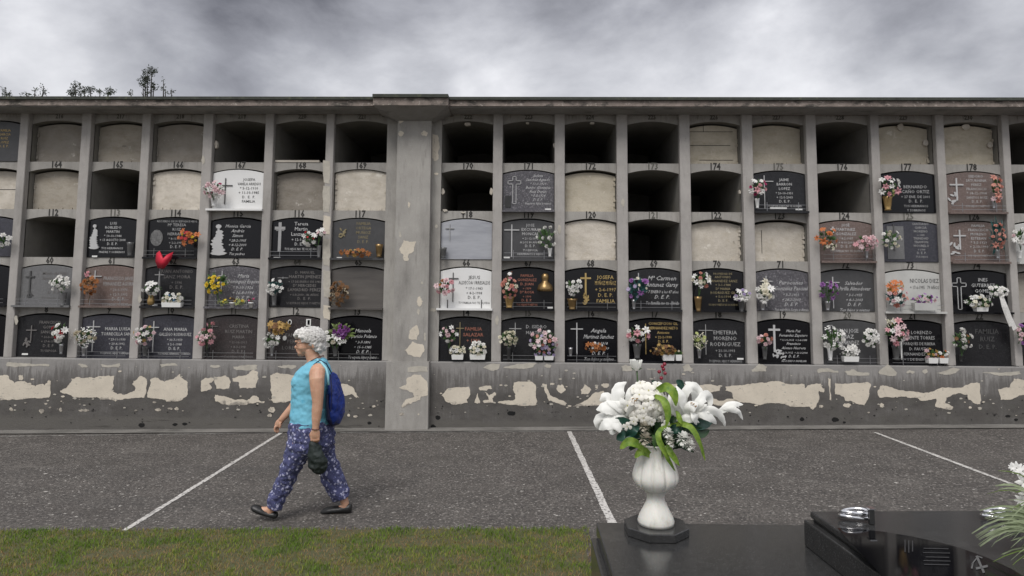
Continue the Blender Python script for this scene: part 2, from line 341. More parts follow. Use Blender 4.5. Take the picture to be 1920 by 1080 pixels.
def patch(mbx,poly,off,sc,y,mi,amp=1.3):
    pts=rag(poly,off,sc,amp); vs=[W(p.x,p.y,y) for p in pts]
    area=sum(vs[i].x*vs[(i+1)%len(vs)].z-vs[(i+1)%len(vs)].x*vs[i].z for i in range(len(vs)))
    if area<0: vs.reverse()
    mbx.add(vs,[tuple(range(len(vs)))],mi)
PY_=-.05
# plinth, with the ledge on top
mb=MB()
xp0,xp1=W(723,740,-.17).x,W(803,740,-.17).x
def plin(x0,x1,y,ztop,nx):
    vs=[];
    for i in range(nx+1):
        x=x0+(x1-x0)*i/nx; vs+=[(x,y,gz(x)-.1),(x,y,ztop-.012),(x,y+.012,ztop),(x,LY+.05,ztop),(x,.3,gz(x)-.1)]
    fs=[]
    for i in range(nx):
        for k in range(3): a=i*5+k; fs.append((a,a+5,a+6,a+1))
    mb.add(vs,fs); mb.add([vs[0],vs[1],vs[2],vs[3],(x0,LY+.05,gz(x0)-.1)],[(0,1,2,3,4)]); mb.add([vs[-5],vs[-4],vs[-3],vs[-2],(x1,LY+.05,gz(x1)-.1)],[(4,3,2,1,0)])
plin(XL,XR,PY_,ZL,40)
Y1=PY_-.003
z1,z2,z3,z4,z5,z8=(0,660),(360,660),(700,660),(1040,660),(1520,660),(1300,660); K=4.8
for poly,off in [
 ([(-60,200),(10,210),(60,205),(90,250),(130,280),(220,262),(300,300),(320,310),(370,290),(400,300),(440,250),(458,260),(455,380),(440,410),(270,415),(130,430),(60,430),(-60,430)],z1),
 ([(540,350),(600,320),(640,270),(640,240),(700,225),(760,235),(850,235),(960,215),(1030,215),(1025,300),(1010,350),(1060,380),(1120,385),(1190,360),(1220,330),(1190,290),(1200,260),(1260,215),(1320,245),(1315,330),(1300,410),(1180,415),(1100,430),(1040,445),(1000,430),(900,430),(870,405),(820,410),(700,410),(640,390),(560,370)],z1),
 ([(1350,250),(1420,232),(1480,270),(1560,245),(1620,195),(1640,235),(1690,270),(1690,380),(1640,430),(1540,440),(1520,450),(1480,430),(1330,410),(1325,370),(1350,300)],z1),
 (ell(188,232,24,24),z1),(ell(100,515,16,18),z1),(ell(375,530,24,22),z1),(ell(760,525,52,14),z1),(ell(1420,520,30,13),z1),(ell(1530,508,25,9),z1),(ell(1590,510,18,14),z1),(ell(545,520,14,20),z1),(ell(450,500,14,8),z1),
 ([(80,260),(120,232),(200,240),(190,260),(155,280),(180,320),(140,345),(100,355),(80,350)],z2),([(200,222),(300,210),(345,260),(335,325),(220,330)],z2),
 ([(360,240),(420,215),(500,200),(550,160),(595,180),(600,240),(575,320),(430,328),(420,270),(365,262)],z2),
 ([(208,385),(250,395),(330,410),(400,430),(500,435),(540,400),(580,395),(600,430),(655,445),(640,460),(560,460),(470,480),(330,480),(240,450),(208,440)],z2),
 ([(705,210),(760,185),(900,210),(1000,230),(1000,440),(880,440),(800,450),(730,455),(690,430),(720,420),(705,340)],z2),
 ([(1300,285),(1400,290),(1450,320),(1480,370),(1505,410),(1480,415),(1440,380),(1400,390),(1300,405)],z2),(ell(720,520,30,25),z2),(ell(700,570,22,15),z2),(ell(1470,580,20,10),z2),(ell(1410,570,14,12),z2),(ell(1635,490,16,10),z2),
 ([(615,390),(680,325),(860,312),(865,400),(840,430),(850,455),(720,475),(660,450)],z3),([(950,320),(1060,305),(1070,330),(1020,350),(960,345)],z3),
 ([(1000,355),(1040,390),(1090,360),(1105,390),(1070,420),(1095,460),(1000,460),(985,440),(1040,430)],z3),([(940,370),(960,460),(910,455)],z3),
 ([(1265,275),(1420,265),(1465,310),(1475,440),(1460,480),(1260,475),(1120,455),(1130,445),(1270,430),(1280,380),(1255,340)],z3),
 ([(1520,285),(1560,290),(1590,390),(1640,410),(1740,460),(1730,485),(1640,455),(1580,440),(1545,360)],z3),(ell(1690,330,38,38),z3),(ell(1610,288,20,10),z3),
 ([(165,490),(200,470),(290,430),(370,360),(440,350),(480,420),(400,480),(300,490)],z4),([(235,340),(270,290),(330,340),(300,380),(240,380)],z4),(ell(455,300,35,22),z4),(ell(378,315,12,14),z4),
 ([(0,290),(160,290),(245,320),(240,345),(100,365),(0,365),(-140,350),(-220,330),(-200,290)],z8),
 ([(290,310),(400,300),(480,290),(600,275),(680,268),(800,272),(920,290),(1000,290),(1005,325),(1060,290),(1150,285),(1160,320),(1180,330),(1170,365),(1130,350),(1125,450),(1080,520),(1040,490),(870,490),(760,460),(600,480),(450,455),(360,440),(350,370),(290,350)],z8),
 ([(130,400),(230,440),(340,420),(420,450),(400,490),(200,480),(130,450)],z8),
 ([(1275,280),(1400,285),(1560,270),(1600,300),(1580,400),(1540,480),(1420,440),(1370,440),(1350,400),(1275,380)],z8),([(1212,235),(1235,240),(1240,440),(1225,430)],z8),(ell(1380,480,40,18),z8),(ell(1150,490,20,14),z8),
 ([(600,360),(625,305),(720,315),(870,355),(1020,370),(1100,355),(1200,320),(1360,320),(1440,280),(1520,280),(1530,400),(1525,470),(1480,465),(1420,430),(1415,385),(1330,370),(1220,410),(1210,460),(1280,490),(1270,520),(1200,510),(1120,490),(1130,420),(1000,440),(930,410),(860,400),(740,410),(620,410)],z5),
 ([(1685,340),(1790,320),(1830,240),(1860,240),(1990,260),(2100,260),(2100,380),(1990,390),(1880,390),(1790,430),(1710,430)],z5),(ell(640,480,20,24),z5),(ell(1435,500,14,10),z5)]:
    patch(mb,poly,off,K,Y1,1)
for poly,off in [
 ([(60,95),(200,100),(440,110),(440,130),(200,130),(60,130)],z1),([(700,115),(740,105),(790,130),(740,142)],z1),([(900,108),(1000,118),(1080,100),(1070,140),(920,135)],z1),([(1440,110),(1560,100),(1600,125),(1450,140)],z1),
 ([(370,130),(450,120),(590,120),(590,155),(400,165)],z2),(ell(210,130,45,12),z2),(ell(860,130,90,16),z2),([(990,140),(1060,105),(1140,110),(1130,150),(1080,170)],z3),([(1170,140),(1300,105),(1480,105),(1440,135),(1330,150)],z3),(ell(1570,125,35,14),z3),
 ([(600,130),(640,112),(700,135),(690,172),(610,170)],z4),(ell(870,155,40,8),z4),([(1150,130),(1200,105),(1245,150),(1220,180),(1160,175)],z4),([(1770,160),(1840,105),(1910,130),(1900,175),(1780,180)],z4),
 ([(60,160),(150,145),(250,170),(250,185),(70,190)],z5),([(305,175),(370,155),(430,180),(530,190),(530,208),(330,205)],z5),([(610,185),(690,110),(780,190),(770,210),(620,200)],z5),([(1130,190),(1270,145),(1350,160),(1300,190),(1200,205)],z5),([(1540,185),(1880,170),(1900,200),(1700,215)],z5),(ell(900,180,40,12),z5),(ell(1030,175,25,18),z5)]:
    patch(mb,poly,off,K,Y1,2)
for i in range(230):
    u=random.uniform(-20,1940)
    if 715<u<806: continue
    v=random.choice([random.gauss(712,14),random.gauss(752,9),random.gauss(762,12)]); a=random.uniform(.6,3.2)*random.random()**.3
    patch(mb,ell(0,0,a*K*1.4,a*K*.7,7),(u,v),K,Y1-.0006-.00001*i,random.choice([1,2,2]),.6)
for i in range(90):
    u=random.uniform(-20,1940)
    if 715<u<806: continue
    patch(mb,ell(0,0,random.uniform(.8,2.2)*K,random.uniform(.5,1.3)*K,7),(u,random.gauss(772,12)),K,Y1-.004-.00001*i,3,.6)
for u,v,a,b in [(959,775,8,4.5),(821,783,5,4),(1504,786,4,4),(1566,787,7,4.5),(1583,792,3,2),(265,797,6,4),(328,796,5,2.5),(346,795,5,2.5),(1905,787,4,2.5),(1890,780,5,2.5),(693,793,4,3),(812,800,5,4)]:
    patch(mb,ell(0,0,a*K,b*K),(u,v),K,Y1,3,.5)
m_hole=mat('dark_hole',(.008,.008,.008),1,.1)
mb.build('plinth',[m_plinth,m_peel,m_peel2,m_hole],wall)
# pilaster
mb=MB(); YP=-.12; YB=-.17
xa,xb=W(741,450,YP).x,W(805,450,YP).x
mb.box(xa,xb,YP,LY+.03,ZL+.008,Z_TOPWALL-.002)
mb.box(xp0,xp1,YB,LY+.03,gz(xp1)-.2,ZL+.007)
sidew=MB(); 
mb.box(cols['G'][1],xa,.012,LY+.03,ZL+.002,Z_TOPWALL); mb.box(xb,cols['H'][0],.012,LY+.03,ZL+.002,Z_TOPWALL)
o1=(740,390);o2=(740,170)
for poly,off,sc,mi in [([(35,270),(60,215),(100,230),(145,225),(130,290),(95,310),(95,350),(65,355),(60,320),(40,300)],o1,3.6,1),(ell(170,630,20,32),o1,3.6,1),([(95,880),(100,830),(150,790),(165,850),(150,890)],o1,3.6,1),
  ([(65,960),(120,900),(190,920),(200,970),(170,1010),(90,990)],o1,3.6,1),(ell(185,505,8,10),o1,3.6,2),(ell(160,700,10,22),o1,3.6,2),(ell(205,870,8,30),o1,3.6,2),(ell(45,310,22,20),o2,3.857,1),(ell(216,310,26,18),o2,3.857,1),([(20,205),(60,190),(95,192),(75,215),(30,235)],o2,3.857,1),(ell(103,825,9,22),o2,3.857,1),(ell(40,1040,8,20),o2,3.857,2)]:
    patch(mb,poly,off,sc,YP-.003,mi)
for poly,mi in [([(230,320),(290,300),(300,240),(350,210),(430,205),(480,260),(490,390),(430,400),(420,430),(330,470),(260,500),(250,490),(290,430),(370,400),(360,370),(300,340)],1),([(310,140),(490,130),(490,180),(310,180)],2),(ell(255,558,22,16),1),(ell(405,560,10,8),1)]:
    patch(mb,poly,z3,K,YB-.003,mi)
patch(mb,[(268,310),(310,320),(325,400),(318,490),(290,510),(268,480)],o2,3.857,.009,1)
patch(mb,ell(300,600,16,8),o2,3.857,.009,1)
for q in [(282,125,10,14),(255,690,26,12)]: patch(mb,ell(*q),o1,3.6,.009,2)
pl=mb.build('pilaster',[m_wall,m_peel,m_peel2],wall)
# worn pillar between F and G
mb=MB()
for (v0,v1) in [(300,345),(348,400),(404,440),(446,500),(506,560),(572,600)]:
    patch(mb,[(606,v0),(619,v0+2),(619.5,(v0+v1)/2),(618,v1),(607,v1-3),(605.5,(v0+v1)/2)],(0,0),1,-.004,random.choice([0,1]),.8)
for u,v in [(1049,430),(1168,380),(262,560),(30,600),(381,300),(932,600)]: patch(mb,ell(0,0,3,9),(u,v),1,-.004,1,.8)
mb.build('worn_plaster',[m_peel,m_peel2],wall)
# cornice
ztp,zfb=W(1000,181.5,-.38).z,Z_TOPWALL; zmid=W(1000,187,-.38).z
mb=MB()
xc0,xc1=W(698,186,-.5).x,W(840,186,-.5).x
for a,b in ((XL-.2,xc0),(xc1,XR+.2)):
    mb.box(a,b,-.35,2.3,zfb,zmid,0)
    mb.box(a-.0,b,-.38,2.35,zmid+.001,ztp,1)
mb.box(XL-.2,XR+.2,-.33,0.0,zfb-.012,zfb-.002,2)
zc_t=W(770,176,-.5).z; zc_b=W(770,196,-.5).z; zc_m=W(770,182,-.5).z
mb.box(xc0+.004,xc1-.004,-.47,2.3,zc_b,zc_m,0); mb.box(xc0,xc1,-.5,2.36,zc_m+.001,zc_t,1)
# splayed underside of the cap block
zs=zc_b-.11
mb.add([(xc0+.01,-.465,zc_b-.001),(xc1-.01,-.465,zc_b-.001),(xc1-.01,0,zc_b-.001),(xc0+.01,0,zc_b-.001),(xa-.004,YP-.006,zs),(xb+.004,YP-.006,zs),(xb+.004,.0,zs),(xa-.004,.0,zs)],[(0,1,5,4),(1,2,6,5),(3,0,4,7),(4,5,6,7)],2)
co=mb.build('cornice',[m_corn,m_cap,m_soff],wall)
mb=MB(); mb.box(XL,XR,DEEP+.02,2.28,gz(0)-.4,zfb-.01); mb.box(XL,XL+.05,LY+.1,DEEP,gz(0)-.4,zfb-.013); mb.box(XR-.05,XR,LY+.1,DEEP,gz(0)-.4,zfb-.013)
mb.build('rear_wall',m_wall,wall)
# ------------------------------------------------------------ lettering
def text_mesh(s,size,shear=0,bold=0,align='CENTER',sx=1.0):
    c=bpy.data.curves.new('t','FONT'); c.body=s; c.size=size; c.shear=shear; c.offset=bold; c.align_x=align; c.resolution_u=1; c.extrude=.0
    o=bpy.data.objects.new('t',c); COL.objects.link(o); dg=bpy.context.evaluated_depsgraph_get()
    me=bpy.data.meshes.new_from_object(o.evaluated_get(dg)); bpy.data.objects.remove(o); bpy.data.curves.remove(c)
    v=[(p.co.x*sx,p.co.y) for p in me.vertices]; f=[tuple(p.vertices) for p in me.polygons]; bpy.data.meshes.remove(me); return v,f
def put_text(mbx,s,cx,z,y,size,shear=0,bold=0,sx=1.0,maxw=None):
    v,f=text_mesh(s,size,shear,bold,'CENTER',sx)
    if not v: return
    w=max(p[0] for p in v)-min(p[0] for p in v)
    k=min(1,maxw/w) if maxw else 1
    mbx.add([(cx+p[0]*k,y,z+p[1]) for p in v],f)
NUM={1:164,2:112,3:60,4:8}
CO='BCDEFGHIJKLMNOP'
numof={}
for r in range(5):
    base=NUM.get(r,216)
    for i,n in enumerate(CO):
        if True:
            numof[(n,r)]=base+i
            x0,x1=cols[n]; mm=MB()
            zt=(ZB[r-1] if r else Z_TOPWALL-.05); zc=ZC[r]
            sz=.125 if r else .09
            z=zc+(.008 if r else .03)
            sh=sz*.72
            put_text(mm,str(base+i),(x0+x1)/2,z,LY-.003,sz,bold=.004,sx=.8)
            faint=(r==0) or (n,r) in {('K',1),('C',2),('K',2),('F',3),('I',4),('M',1),('A',3),('E',4),('O',2),('N',4)}
            mm.build('niche_number',m_numf if faint else m_num,wall)
# ------------------------------------------------------------ seals and plaques
def cellpoly(n,r,inset=0.0,gap=.0):
    x0,x1=cols[n]; zb,zc=ZB[r],ZC[r]
    ar=arch(x0+inset,x1-inset,zc-inset-gap)
    return [(x0+inset,zb+.001)]+ar+[(x1-inset,zb+.001)]
rowname=['top row','second row','middle row','fourth row','bottom row']
def seal(n,r,k,label,blobs=(),lines=(),depth=.10,gap=.02,bl=None):
    mbs=MB(); poly=cellpoly(n,r,.008,gap); poly=list(reversed(poly))
    mbs.prism(poly,LY+depth,LY+depth+.05)
    # uneven plaster rim
    for i in range(26):
        t=random.random(); x0,x1=cols[n]
        side=random.choice('lrb')
        x={'l':x0+.01,'r':x1-.03,'b':x0+(x1-x0)*t}[side]; z={'b':ZB[r]+.004}.get(side,ZB[r]+.02+t*(ZC[r]-ZB[r]-.13)); s=random.uniform(.01,.03)
        mbs.box(x,x+s,LY+depth-s*.5,LY+depth+.02,z,z+s*1.2)
    for (u,v,a,b) in blobs:
        c=W(u,v,LY+depth-.02); pts=[(c.x+a*math.cos(t)*random.uniform(.8,1.2),c.z+b*math.sin(t)*random.uniform(.8,1.2)) for t in [i*math.pi/5 for i in range(10)]]
        mbs.prism(pts,LY+depth-.03,LY+depth,1)
    for (x0f,z0f,x1f,z1f) in lines:
        x0,x1=cols[n]; zb,zc=ZB[r],ZC[r]; f=lambda a,b:(x0+(x1-x0)*a,zb+(zc-zb)*b)
        a=f(x0f,z0f); b=f(x1f,z1f); mbs.box(min(a[0],b[0])-.003,max(a[0],b[0])+.003,LY+depth-.004,LY+depth,min(a[1],b[1])-.003,max(a[1],b[1])+.003,2)
    o=mbs.build('niche_seal',[m_seal[k],m_seal['w'],m_hole]); 
    c=Vector(((cols[n][0]+cols[n][1])/2,LY+depth,ZB[r])); o.data.transform(Matrix.Translation(-c)); o.location=c
    return tag(o,label,'niche seal','plastered niche seals')
def N_(n,r): return 'under painted number %d'%numof[(n,r)]
seal('A',1,'w','pale plaster seal cut by the left edge of the photo, second row',lines=[(.1,.5,.95,.5)])
seal('B',0,'g','grey-brown plaster seal in the top row, leftmost of the three sealed top niches')
seal('C',0,'t','tan plaster seal in the top row directly above the open niche numbered 165',lines=[(.48,.42,.55,.42)])
seal('D',0,'g','streaked grey plaster seal in the top row beside the three dark open niches')
seal('B',1,'t','greenish tan plaster seal '+N_('B',1))
seal('D',1,'w','bright lime plaster seal '+N_('D',1),depth=.05,gap=.012)
seal('F',1,'b','smooth brown-grey plaster seal '+N_('F',1),blobs=())
seal('G',1,'w','blotchy whitish plaster seal '+N_('G',1)+', left of the big pilaster',depth=.03,gap=.0)
seal('J',1,'c','cream plaster seal '+N_('J',1)+' in the second row',depth=.06)
seal('L',0,'c','tan seal with visible block joints in the top row above number 174',lines=[(.02,.80,.9,.80),(.33,.80,.33,.97),(.02,.47,.85,.47),(.25,.12,.9,.12)],bl=1)
seal('M',0,'c','cream plaster seal in the top row above the black plaque with number 175')
seal('O',0,'c','smooth cream seal with white dabs in the top row above number 177',blobs=[(1688,238,.04,.05),(1735,268,.035,.045)])
seal('P',0,'c','smooth cream seal with white dabs in the top row above number 178',blobs=[(1810,238,.05,.04),(1856,272,.035,.04)])
seal('J',2,'w','whitish blotched plaster seal '+N_('J',2)+' above the black and gold plaque',depth=.04,gap=.01)
seal('L',2,'w','pale plaster seal '+N_('L',2)+' in the middle row',depth=.08)
seal('M',2,'w','pale plaster seal '+N_('M',2)+' just left of the brown plaque',depth=.08,lines=[(.2,.75,.2,.2)])
seal('Q',3,'g','grey plaster seal cut by the right edge of the photo, fourth row')
# plaster dabs at open niches
mb=MB()
for u,v,a,b in [(404,270,.02,.06),(876,232,.05,.022),(830,359,.022,.045),(921,359,.022,.045),(834,394,.03,.02),(989,230,.03,.012),(1039,272,.012,.03),(1111,230,.035,.012),(868,398,.03,.012),(1388,360,.012,.03)]:
    c=W(u,v,.05); pts=[(c.x+a*math.cos(t)*random.uniform(.7,1.2),c.z+b*math.sin(t)*random.uniform(.7,1.2)) for t in [-i*math.pi/5 for i in range(10)]]
    mb.prism(pts,LY-.02,LY+.03)
c=W(516,303,.08); mb.box(c.x-.0,c.x+.6,LY-.01,LY+.05,ZB[0]+.002,ZB[0]+.03)
mb.build('plaster_dab',m_seal['w'],wall)

def cross(mb2,u0,v0,u1,v1,y,w=.012,bar=.28,bw=None):
    "latin cross: top px (u0,v0) bottom (u1,v1)"
    a,b=W(u0,v0,y),W(u1,v1,y); h=a.z-b.z; x=(a.x+b.x)/2; bw=bw or h*.27
    mb2.box(x-w/2,x+w/2,y-.012,y,b.z,a.z); zb=a.z-h*bar
    mb2.box(x-bw,x-w/2,y-.012,y,zb-w/2,zb+w/2); mb2.box(x+w/2,x+bw,y-.012,y,zb-w/2,zb+w/2)
def ocross(mb2,u0,v0,u1,v1,y,w=.05,bar=.25,bw=None):
    a,b=W(u0,v0,y),W(u1,v1,y); h=a.z-b.z; x=(a.x+b.x)/2; bw=bw or h*.26; zb=a.z-h*bar; t=.008; k=w/2
    P=[(x-k,a.z),(x+k,a.z),(x+k,zb+k),(x+bw,zb+k),(x+bw,zb-k),(x+k,zb-k),(x+k,b.z),(x-k,b.z),(x-k,zb-k),(x-bw,zb-k),(x-bw,zb+k),(x-k,zb+k)]
    for i in range(12):
        p,q=P[i],P[(i+1)%12]; mb2.box(min(p[0],q[0])-t/2,max(p[0],q[0])+t/2,y-.008,y,min(p[1],q[1])-t/2,max(p[1],q[1])+t/2)
def figure(mb2,u,v0,v1,y,wid=.07):
    "small robed figure in relief"
    a,b=W(u,v0,y),W(u,v1,y); h=a.z-b.z
    for k in range(9):
        t=k/8; w_=wid*(.35+.65*t**.8)*(1 if k else .4)
        mb2.prism([(a.x+w_*math.cos(i*math.pi/4+.3*k)*random.uniform(.75,1.1)+.15*wid*math.sin(k),a.z-h*(.16+.8*t)+h*.075*math.sin(i*math.pi/4+.3*k)) for i in range(8)][::-1],y-.012-.001*k,y)
    mb2.prism([(a.x+.35*wid*math.cos(-i*math.pi/4),a.z-h*.07+h*.075*math.sin(-i*math.pi/4)) for i in range(8)],y-.016,y)
def sprig(mb2,u,v,y,s,n=9):
    c=W(u,v,y)
    for i in range(n):
        a=random.uniform(0,6.28); r=random.uniform(.2,1)*s; x=c.x+r*math.cos(a)*.8; z=c.z+r*math.sin(a); k=s*.35
        b=random.uniform(0,6.28); mb2.prism([(x+k*math.cos(b)*math.cos(t)-k*.4*math.sin(b)*math.sin(t),z+k*math.sin(b)*math.cos(t)+k*.4*math.cos(b)*math.sin(t)) for t in [-j*math.pi/4 for j in range(8)]],y-.008-i*.0004,y)
PLY=LY-.015     # plaque face
def plaque(n,r,st,label,lines=(),ink='w',tx=.66,ty=.80,lh=.095,orn=(),shelf=None,rail=None,vases=(),strip=None,mw=.55,gap=.012,italic=0,name='memorial_plaque'):
    x0,x1=cols[n]; zb,zc=ZB[r],ZC[r]; y=PLY
    root=empty(name,((x0+x1)/2,y,zb),label,'memorial plaque','memorial plaques')
    m=MB(); poly=list(reversed(cellpoly(n,r,.006,gap))); m.prism(poly,y,y+.03)
    o=m.build('slab',m_st[st],root)
    bv=o.modifiers.new('b','BEVEL'); bv.width=.004; bv.segments=1
    if lines:
        z=zb+(zc-zb)*ty
        for ln in lines:
            k=1.0; s=ln
            if isinstance(ln,tuple): s,k=ln
            m=MB(); put_text(m,s,x0+(x1-x0)*tx,z,y-.0025,.046*k*(lh/.095),shear=.35 if italic else 0,bold=.0004*k,sx=1.0,maxw=(x1-x0)*mw)
            z-= (zc-zb)*lh*(.55+.45*k); m.build('inscription_line',m_ink[ink],root)
    for od in orn:
        kind,ik=od[0],od[1]; m=MB(); yy=y-.002; a=od[2:]
        if kind=='cross': cross(m,*a[:4],yy,*(a[4:])); nm='cross'
        elif kind=='ocross': ocross(m,*a[:4],yy,*(a[4:])); nm='cross'
        elif kind=='figure': figure(m,a[0],a[1],a[2],yy,a[3]); nm='relief_figure'
        elif kind=='sprig': sprig(m,a[0],a[1],yy,a[2],a[3]); nm='relief_sprig'
        elif kind=='oval':
            c=W(a[0],a[1],yy); m.prism([(c.x+a[2]*math.cos(-t*math.pi/8),c.z+a[3]*math.sin(-t*math.pi/8)) for t in range(16)],yy-.006,yy); nm='portrait_oval'
        elif kind=='rect':
            p,q=W(a[0],a[1],yy),W(a[2],a[3],yy); m.box(p.x,q.x,yy-.006,yy,q.z,p.z); nm='small_panel'
        m.build(nm,m_ink.get(ik) or m_x[ik],root)
    if shelf:
        m=MB(); m.box(x0-(.03 if shelf=='wide' else -.004),x1+(.01 if shelf=='wide' else -.004),-.035,y-.001,zb-.02,zb+.006); m.build('ledge',m_st[st],root)
    if rail:
        m=MB(); z=zb+.055
        yr=-.03
        for zz_ in (zb+.035,zb+.085): m.tube([(x0+.03,yr,zz_),(x1-.03,yr,zz_)],.0028,5)
        for t in (.22,.8): m.tube([(x0+(x1-x0)*t,yr,zb+.008),(x0+(x1-x0)*t,yr,zb+.12)],.004,5)
        m.build('rail',m_x[rail],root)
    for (u,vt,vb,hw,mk) in vases:
        p,q=W(u,vt,-.03),W(u,vb,-.03); m=MB(); h=p.z-q.z; r_=hw/143.
        m.lathe((q.x,-.015,q.z),[(r_*.8,0),(r_*.6,h*.1),(r_*.75,h*.3),(r_*.95,h*.8),(r_*1.1,h),(r_*.9,h),(r_*.8,h*.8)],12)
        m.build('vase',m_x[mk],root,True)
    if strip:
        for (u,v,w_) in strip:
            c=W(u,v,-.02); m=MB(); m.box(c.x-w_/2,c.x+w_/2,y-.006,y-.001,c.z-.011,c.z+.011); m.build('name_strip',m_whitep,root)
    return root
m_x={'steel':m_met,'bronze':m_bronze,'dk':m_dkmet,'wp':m_whitep,'glass':mat('smoked_vase',(.09,.09,.09),.2,.2),'grey':m_st['grey'],'blk':m_st['black'],'white':m_st['white'],'goldv':mat('gold_vase',(.45,.30,.12),.3,.3,metal=.6),'face':mat('etched_portrait',(.2,.2,.2),.6,.5,40,c2=(.05,.05,.05)),'rail_d':mat('dull_rail',(.25,.25,.25),.4,.2,metal=.6)}
Pq=plaque
Pq('A',0,'dgrey','slate-blue plaque with gold lettering cut by the left edge, top row',['FAMILIA','GARCIA','RUIZ','LOPEZ','D. E. P.'],'g',.62,.72)
Pq('A',2,'blue','dark plaque at the left edge of the middle row, white flowers on it',[],vases=[(2,485,462,5,'grey')] and [])
Pq('A',3,'black','black plaque cut by the left edge, fourth row',[],rail='rail_d',shelf=1)
Pq('A',4,'black','black plaque cut by the left edge, bottom row',[])
D_=' with number '
Pq('E',1,'white','white marble plaque with thin dark cross and wide ledge, number 167 above',['JOSEFA',('VARELA ARREGUI',1),'* 5-12-1910','+ 11-10-1985','D.  E.  P.','FAMILIA'],'d',.70,.70,.105,orn=[('cross','d',424,334,421,383,.010)],shelf='wide',mw=.44,vases=[(400,372,386,6,'white')])
Pq('I',1,'violet','speckled grey granite plaque with large outlined cross, number 171 above',[('Jacinta',1.1),('Sanchez Aguado',1.1),'* 11-1-1929',('Benito Gonzalez',1.1),('Ruiz Duran',1.1),'* 5-5-1924','D. E. P.','Vuestros hijos y nietos'],'w',.68,.82,.092,orn=[('ocross','w',965,331,964,382,.045,.22,.085),('rect','dk',947,367,958,389)],shelf=1,strip=[(1028,391,.08)],mw=.5,italic=1)
Pq('M',1,'dark','black plaque with capital lettering and slim white cross, number 175 above',['JAIME','BARRON','LOPEZ',('* 20-10-1951',.85),('+ 12-5-2003',.85),'D. E. P.',('TU ESPOSA E HIJOS NO TE OLVIDAN',.8)],'w',.60,.74,.105,orn=[('cross','w',1432,329,1434,391,.010,.18)],shelf=1,rail='steel',vases=[(1421,372,390,4,'wp')],strip=[(1464,389,.22),(1503,391,.09)],mw=.62)
Pq('O',1,'black','plain black plaque with gold vase, number 177 above',[('BERNARDO',1.1),('CAÑO ORTIZ',1.1),('+ 27 ENE. DE 2001',.9),'D.  E.  P.',('TUS HERMANOS',.8),('Y SOBRINOS',.8)],'e',.64,.58,.11,vases=[(1666,368,394,8,'goldv')],mw=.55)
Pq('P',1,'brown','brown granite plaque with white cross and rail, number 178 above',['ISIDORO','SATURNINA','PEREZ','FRANCISCO','* 14-12-1904',('SANTOS RUIZ',.9),'D. E. P.',('SUS HIJOS Y NIETOS',.7)],'w',.56,.84,.10,orn=[('cross','w',1795,334,1791,376,.02,.3,.09),('sprig','w',1787,368,.09,9)],shelf=1,rail='steel',vases=[(1865,374,391,4,'steel')],mw=.45)
Pq('C',2,'black','polished black plaque with pale robed figure and empty vase, number 113 above',['LUIS','ROBLEDO','MARTIN',('* 10-10-1944',.9),('+ 13 AGOSTO 2004',.9),'D. E. P.',('TUS HERMANOS',.8),('MADRE Y SOBRINOS',.8)],'w',.50,.80,.102,orn=[('figure','w',179,421,466,.07)],vases=[(242,454,480,6,'glass')],strip=[(170,480,.07)],mw=.5)
Pq('D',2,'black','black plaque with etched oval portrait and orange flowers, number 114 above',[('RECUERDO DE SU ESPOSA E HIJOS',.7),'Mª TERESA','RUIZ','HERRANZ',('* 8-11-1950',.8),('+ 2-2-1999',.8),'D. E. P.'],'e',.55,.86,.11,orn=[('oval','face',294,446,.085,.11)],shelf=1,rail='rail_d',mw=.75)
Pq('E',2,'black','polished black plaque with white Madonna figure, number 115 above',[('Monica Garcia',1.1),('Andrés',1.1),('Simon',1.1),('* 28-2-1905',.9),('+ 8-12-2000',.9),'D. E. P.',('Tus padres',.9)],'w',.52,.74,.11,orn=[('figure','w',411,421,477,.11)],mw=.5,italic=1)
Pq('F',2,'black','black plaque with tall grey flared cross and steel rail, number 116 above',[('Teresa',1.2),('Martin',1.2),('Lanzarote',1.2),('+ 12-1-2000',.9),'D. E. P.',('TUS HIJOS NO TE OLVIDAN',.8)],'w',.56,.80,.115,orn=[('cross','e',525,417,525,472,.04,.2,.07),('rect','e',518,428,533,433)],shelf=1,rail='steel',strip=[(515,483,.09)],vases=[(597,460,483,4,'grey')],mw=.6)
Pq('G',2,'dgrey','dull charcoal plaque with gold lettering and dried wreath, number 117 above',['FAMILIA','ORTEGA','MUÑOZ','SANZ','D. E. P.'],'o',.58,.82,.11,orn=[('sprig','o',643,437,.07,10)],shelf=1,vases=[(710,458,482,7,'bronze')],strip=[(633,483,.07)])
Pq('H',2,'bluemarble','blank blue-grey veined marble plaque, number 118 above',[],orn=[('cross','e',844,420,843,450,.008)],vases=[(831,464,484,6,'glass')])
Pq('I',2,'dgrey','charcoal plaque with tall pale cross and capital lettering, number 119 above',[('JOSE',1.1),('EXCURRA',1.1),('MONCAL',1.1),('+ 21-12-1998',.8),('A LOS 80 AÑOS',.8),'D. E. P.',('TU ESPOSA',.8),('HERMANOS E HIJOS',.8)],'w',.54,.80,.10,orn=[('cross','w',960,421,959,482,.014,.17,.10)],shelf=1,rail='steel',strip=[(950,482,.08)],vases=[(1031,465,481,4,'wp')],mw=.5)
Pq('N',2,'brown','brown granite plaque between orange and pink bouquets, number 124 above',['JOSÉ','MARTINEZ','GONZALEZ',('* 8-2-1937',.8),('+ 4-10-2001',.8),'D. E. P.',('TU FAMILIA NO TE OLVIDA',.8)],'w',.52,.84,.105,orn=[('cross','w',1561,425,1561,437,.02,.4,.03)],shelf=1,rail='rail_d',mw=.6,vases=[(1626,465,484,4,'steel')])
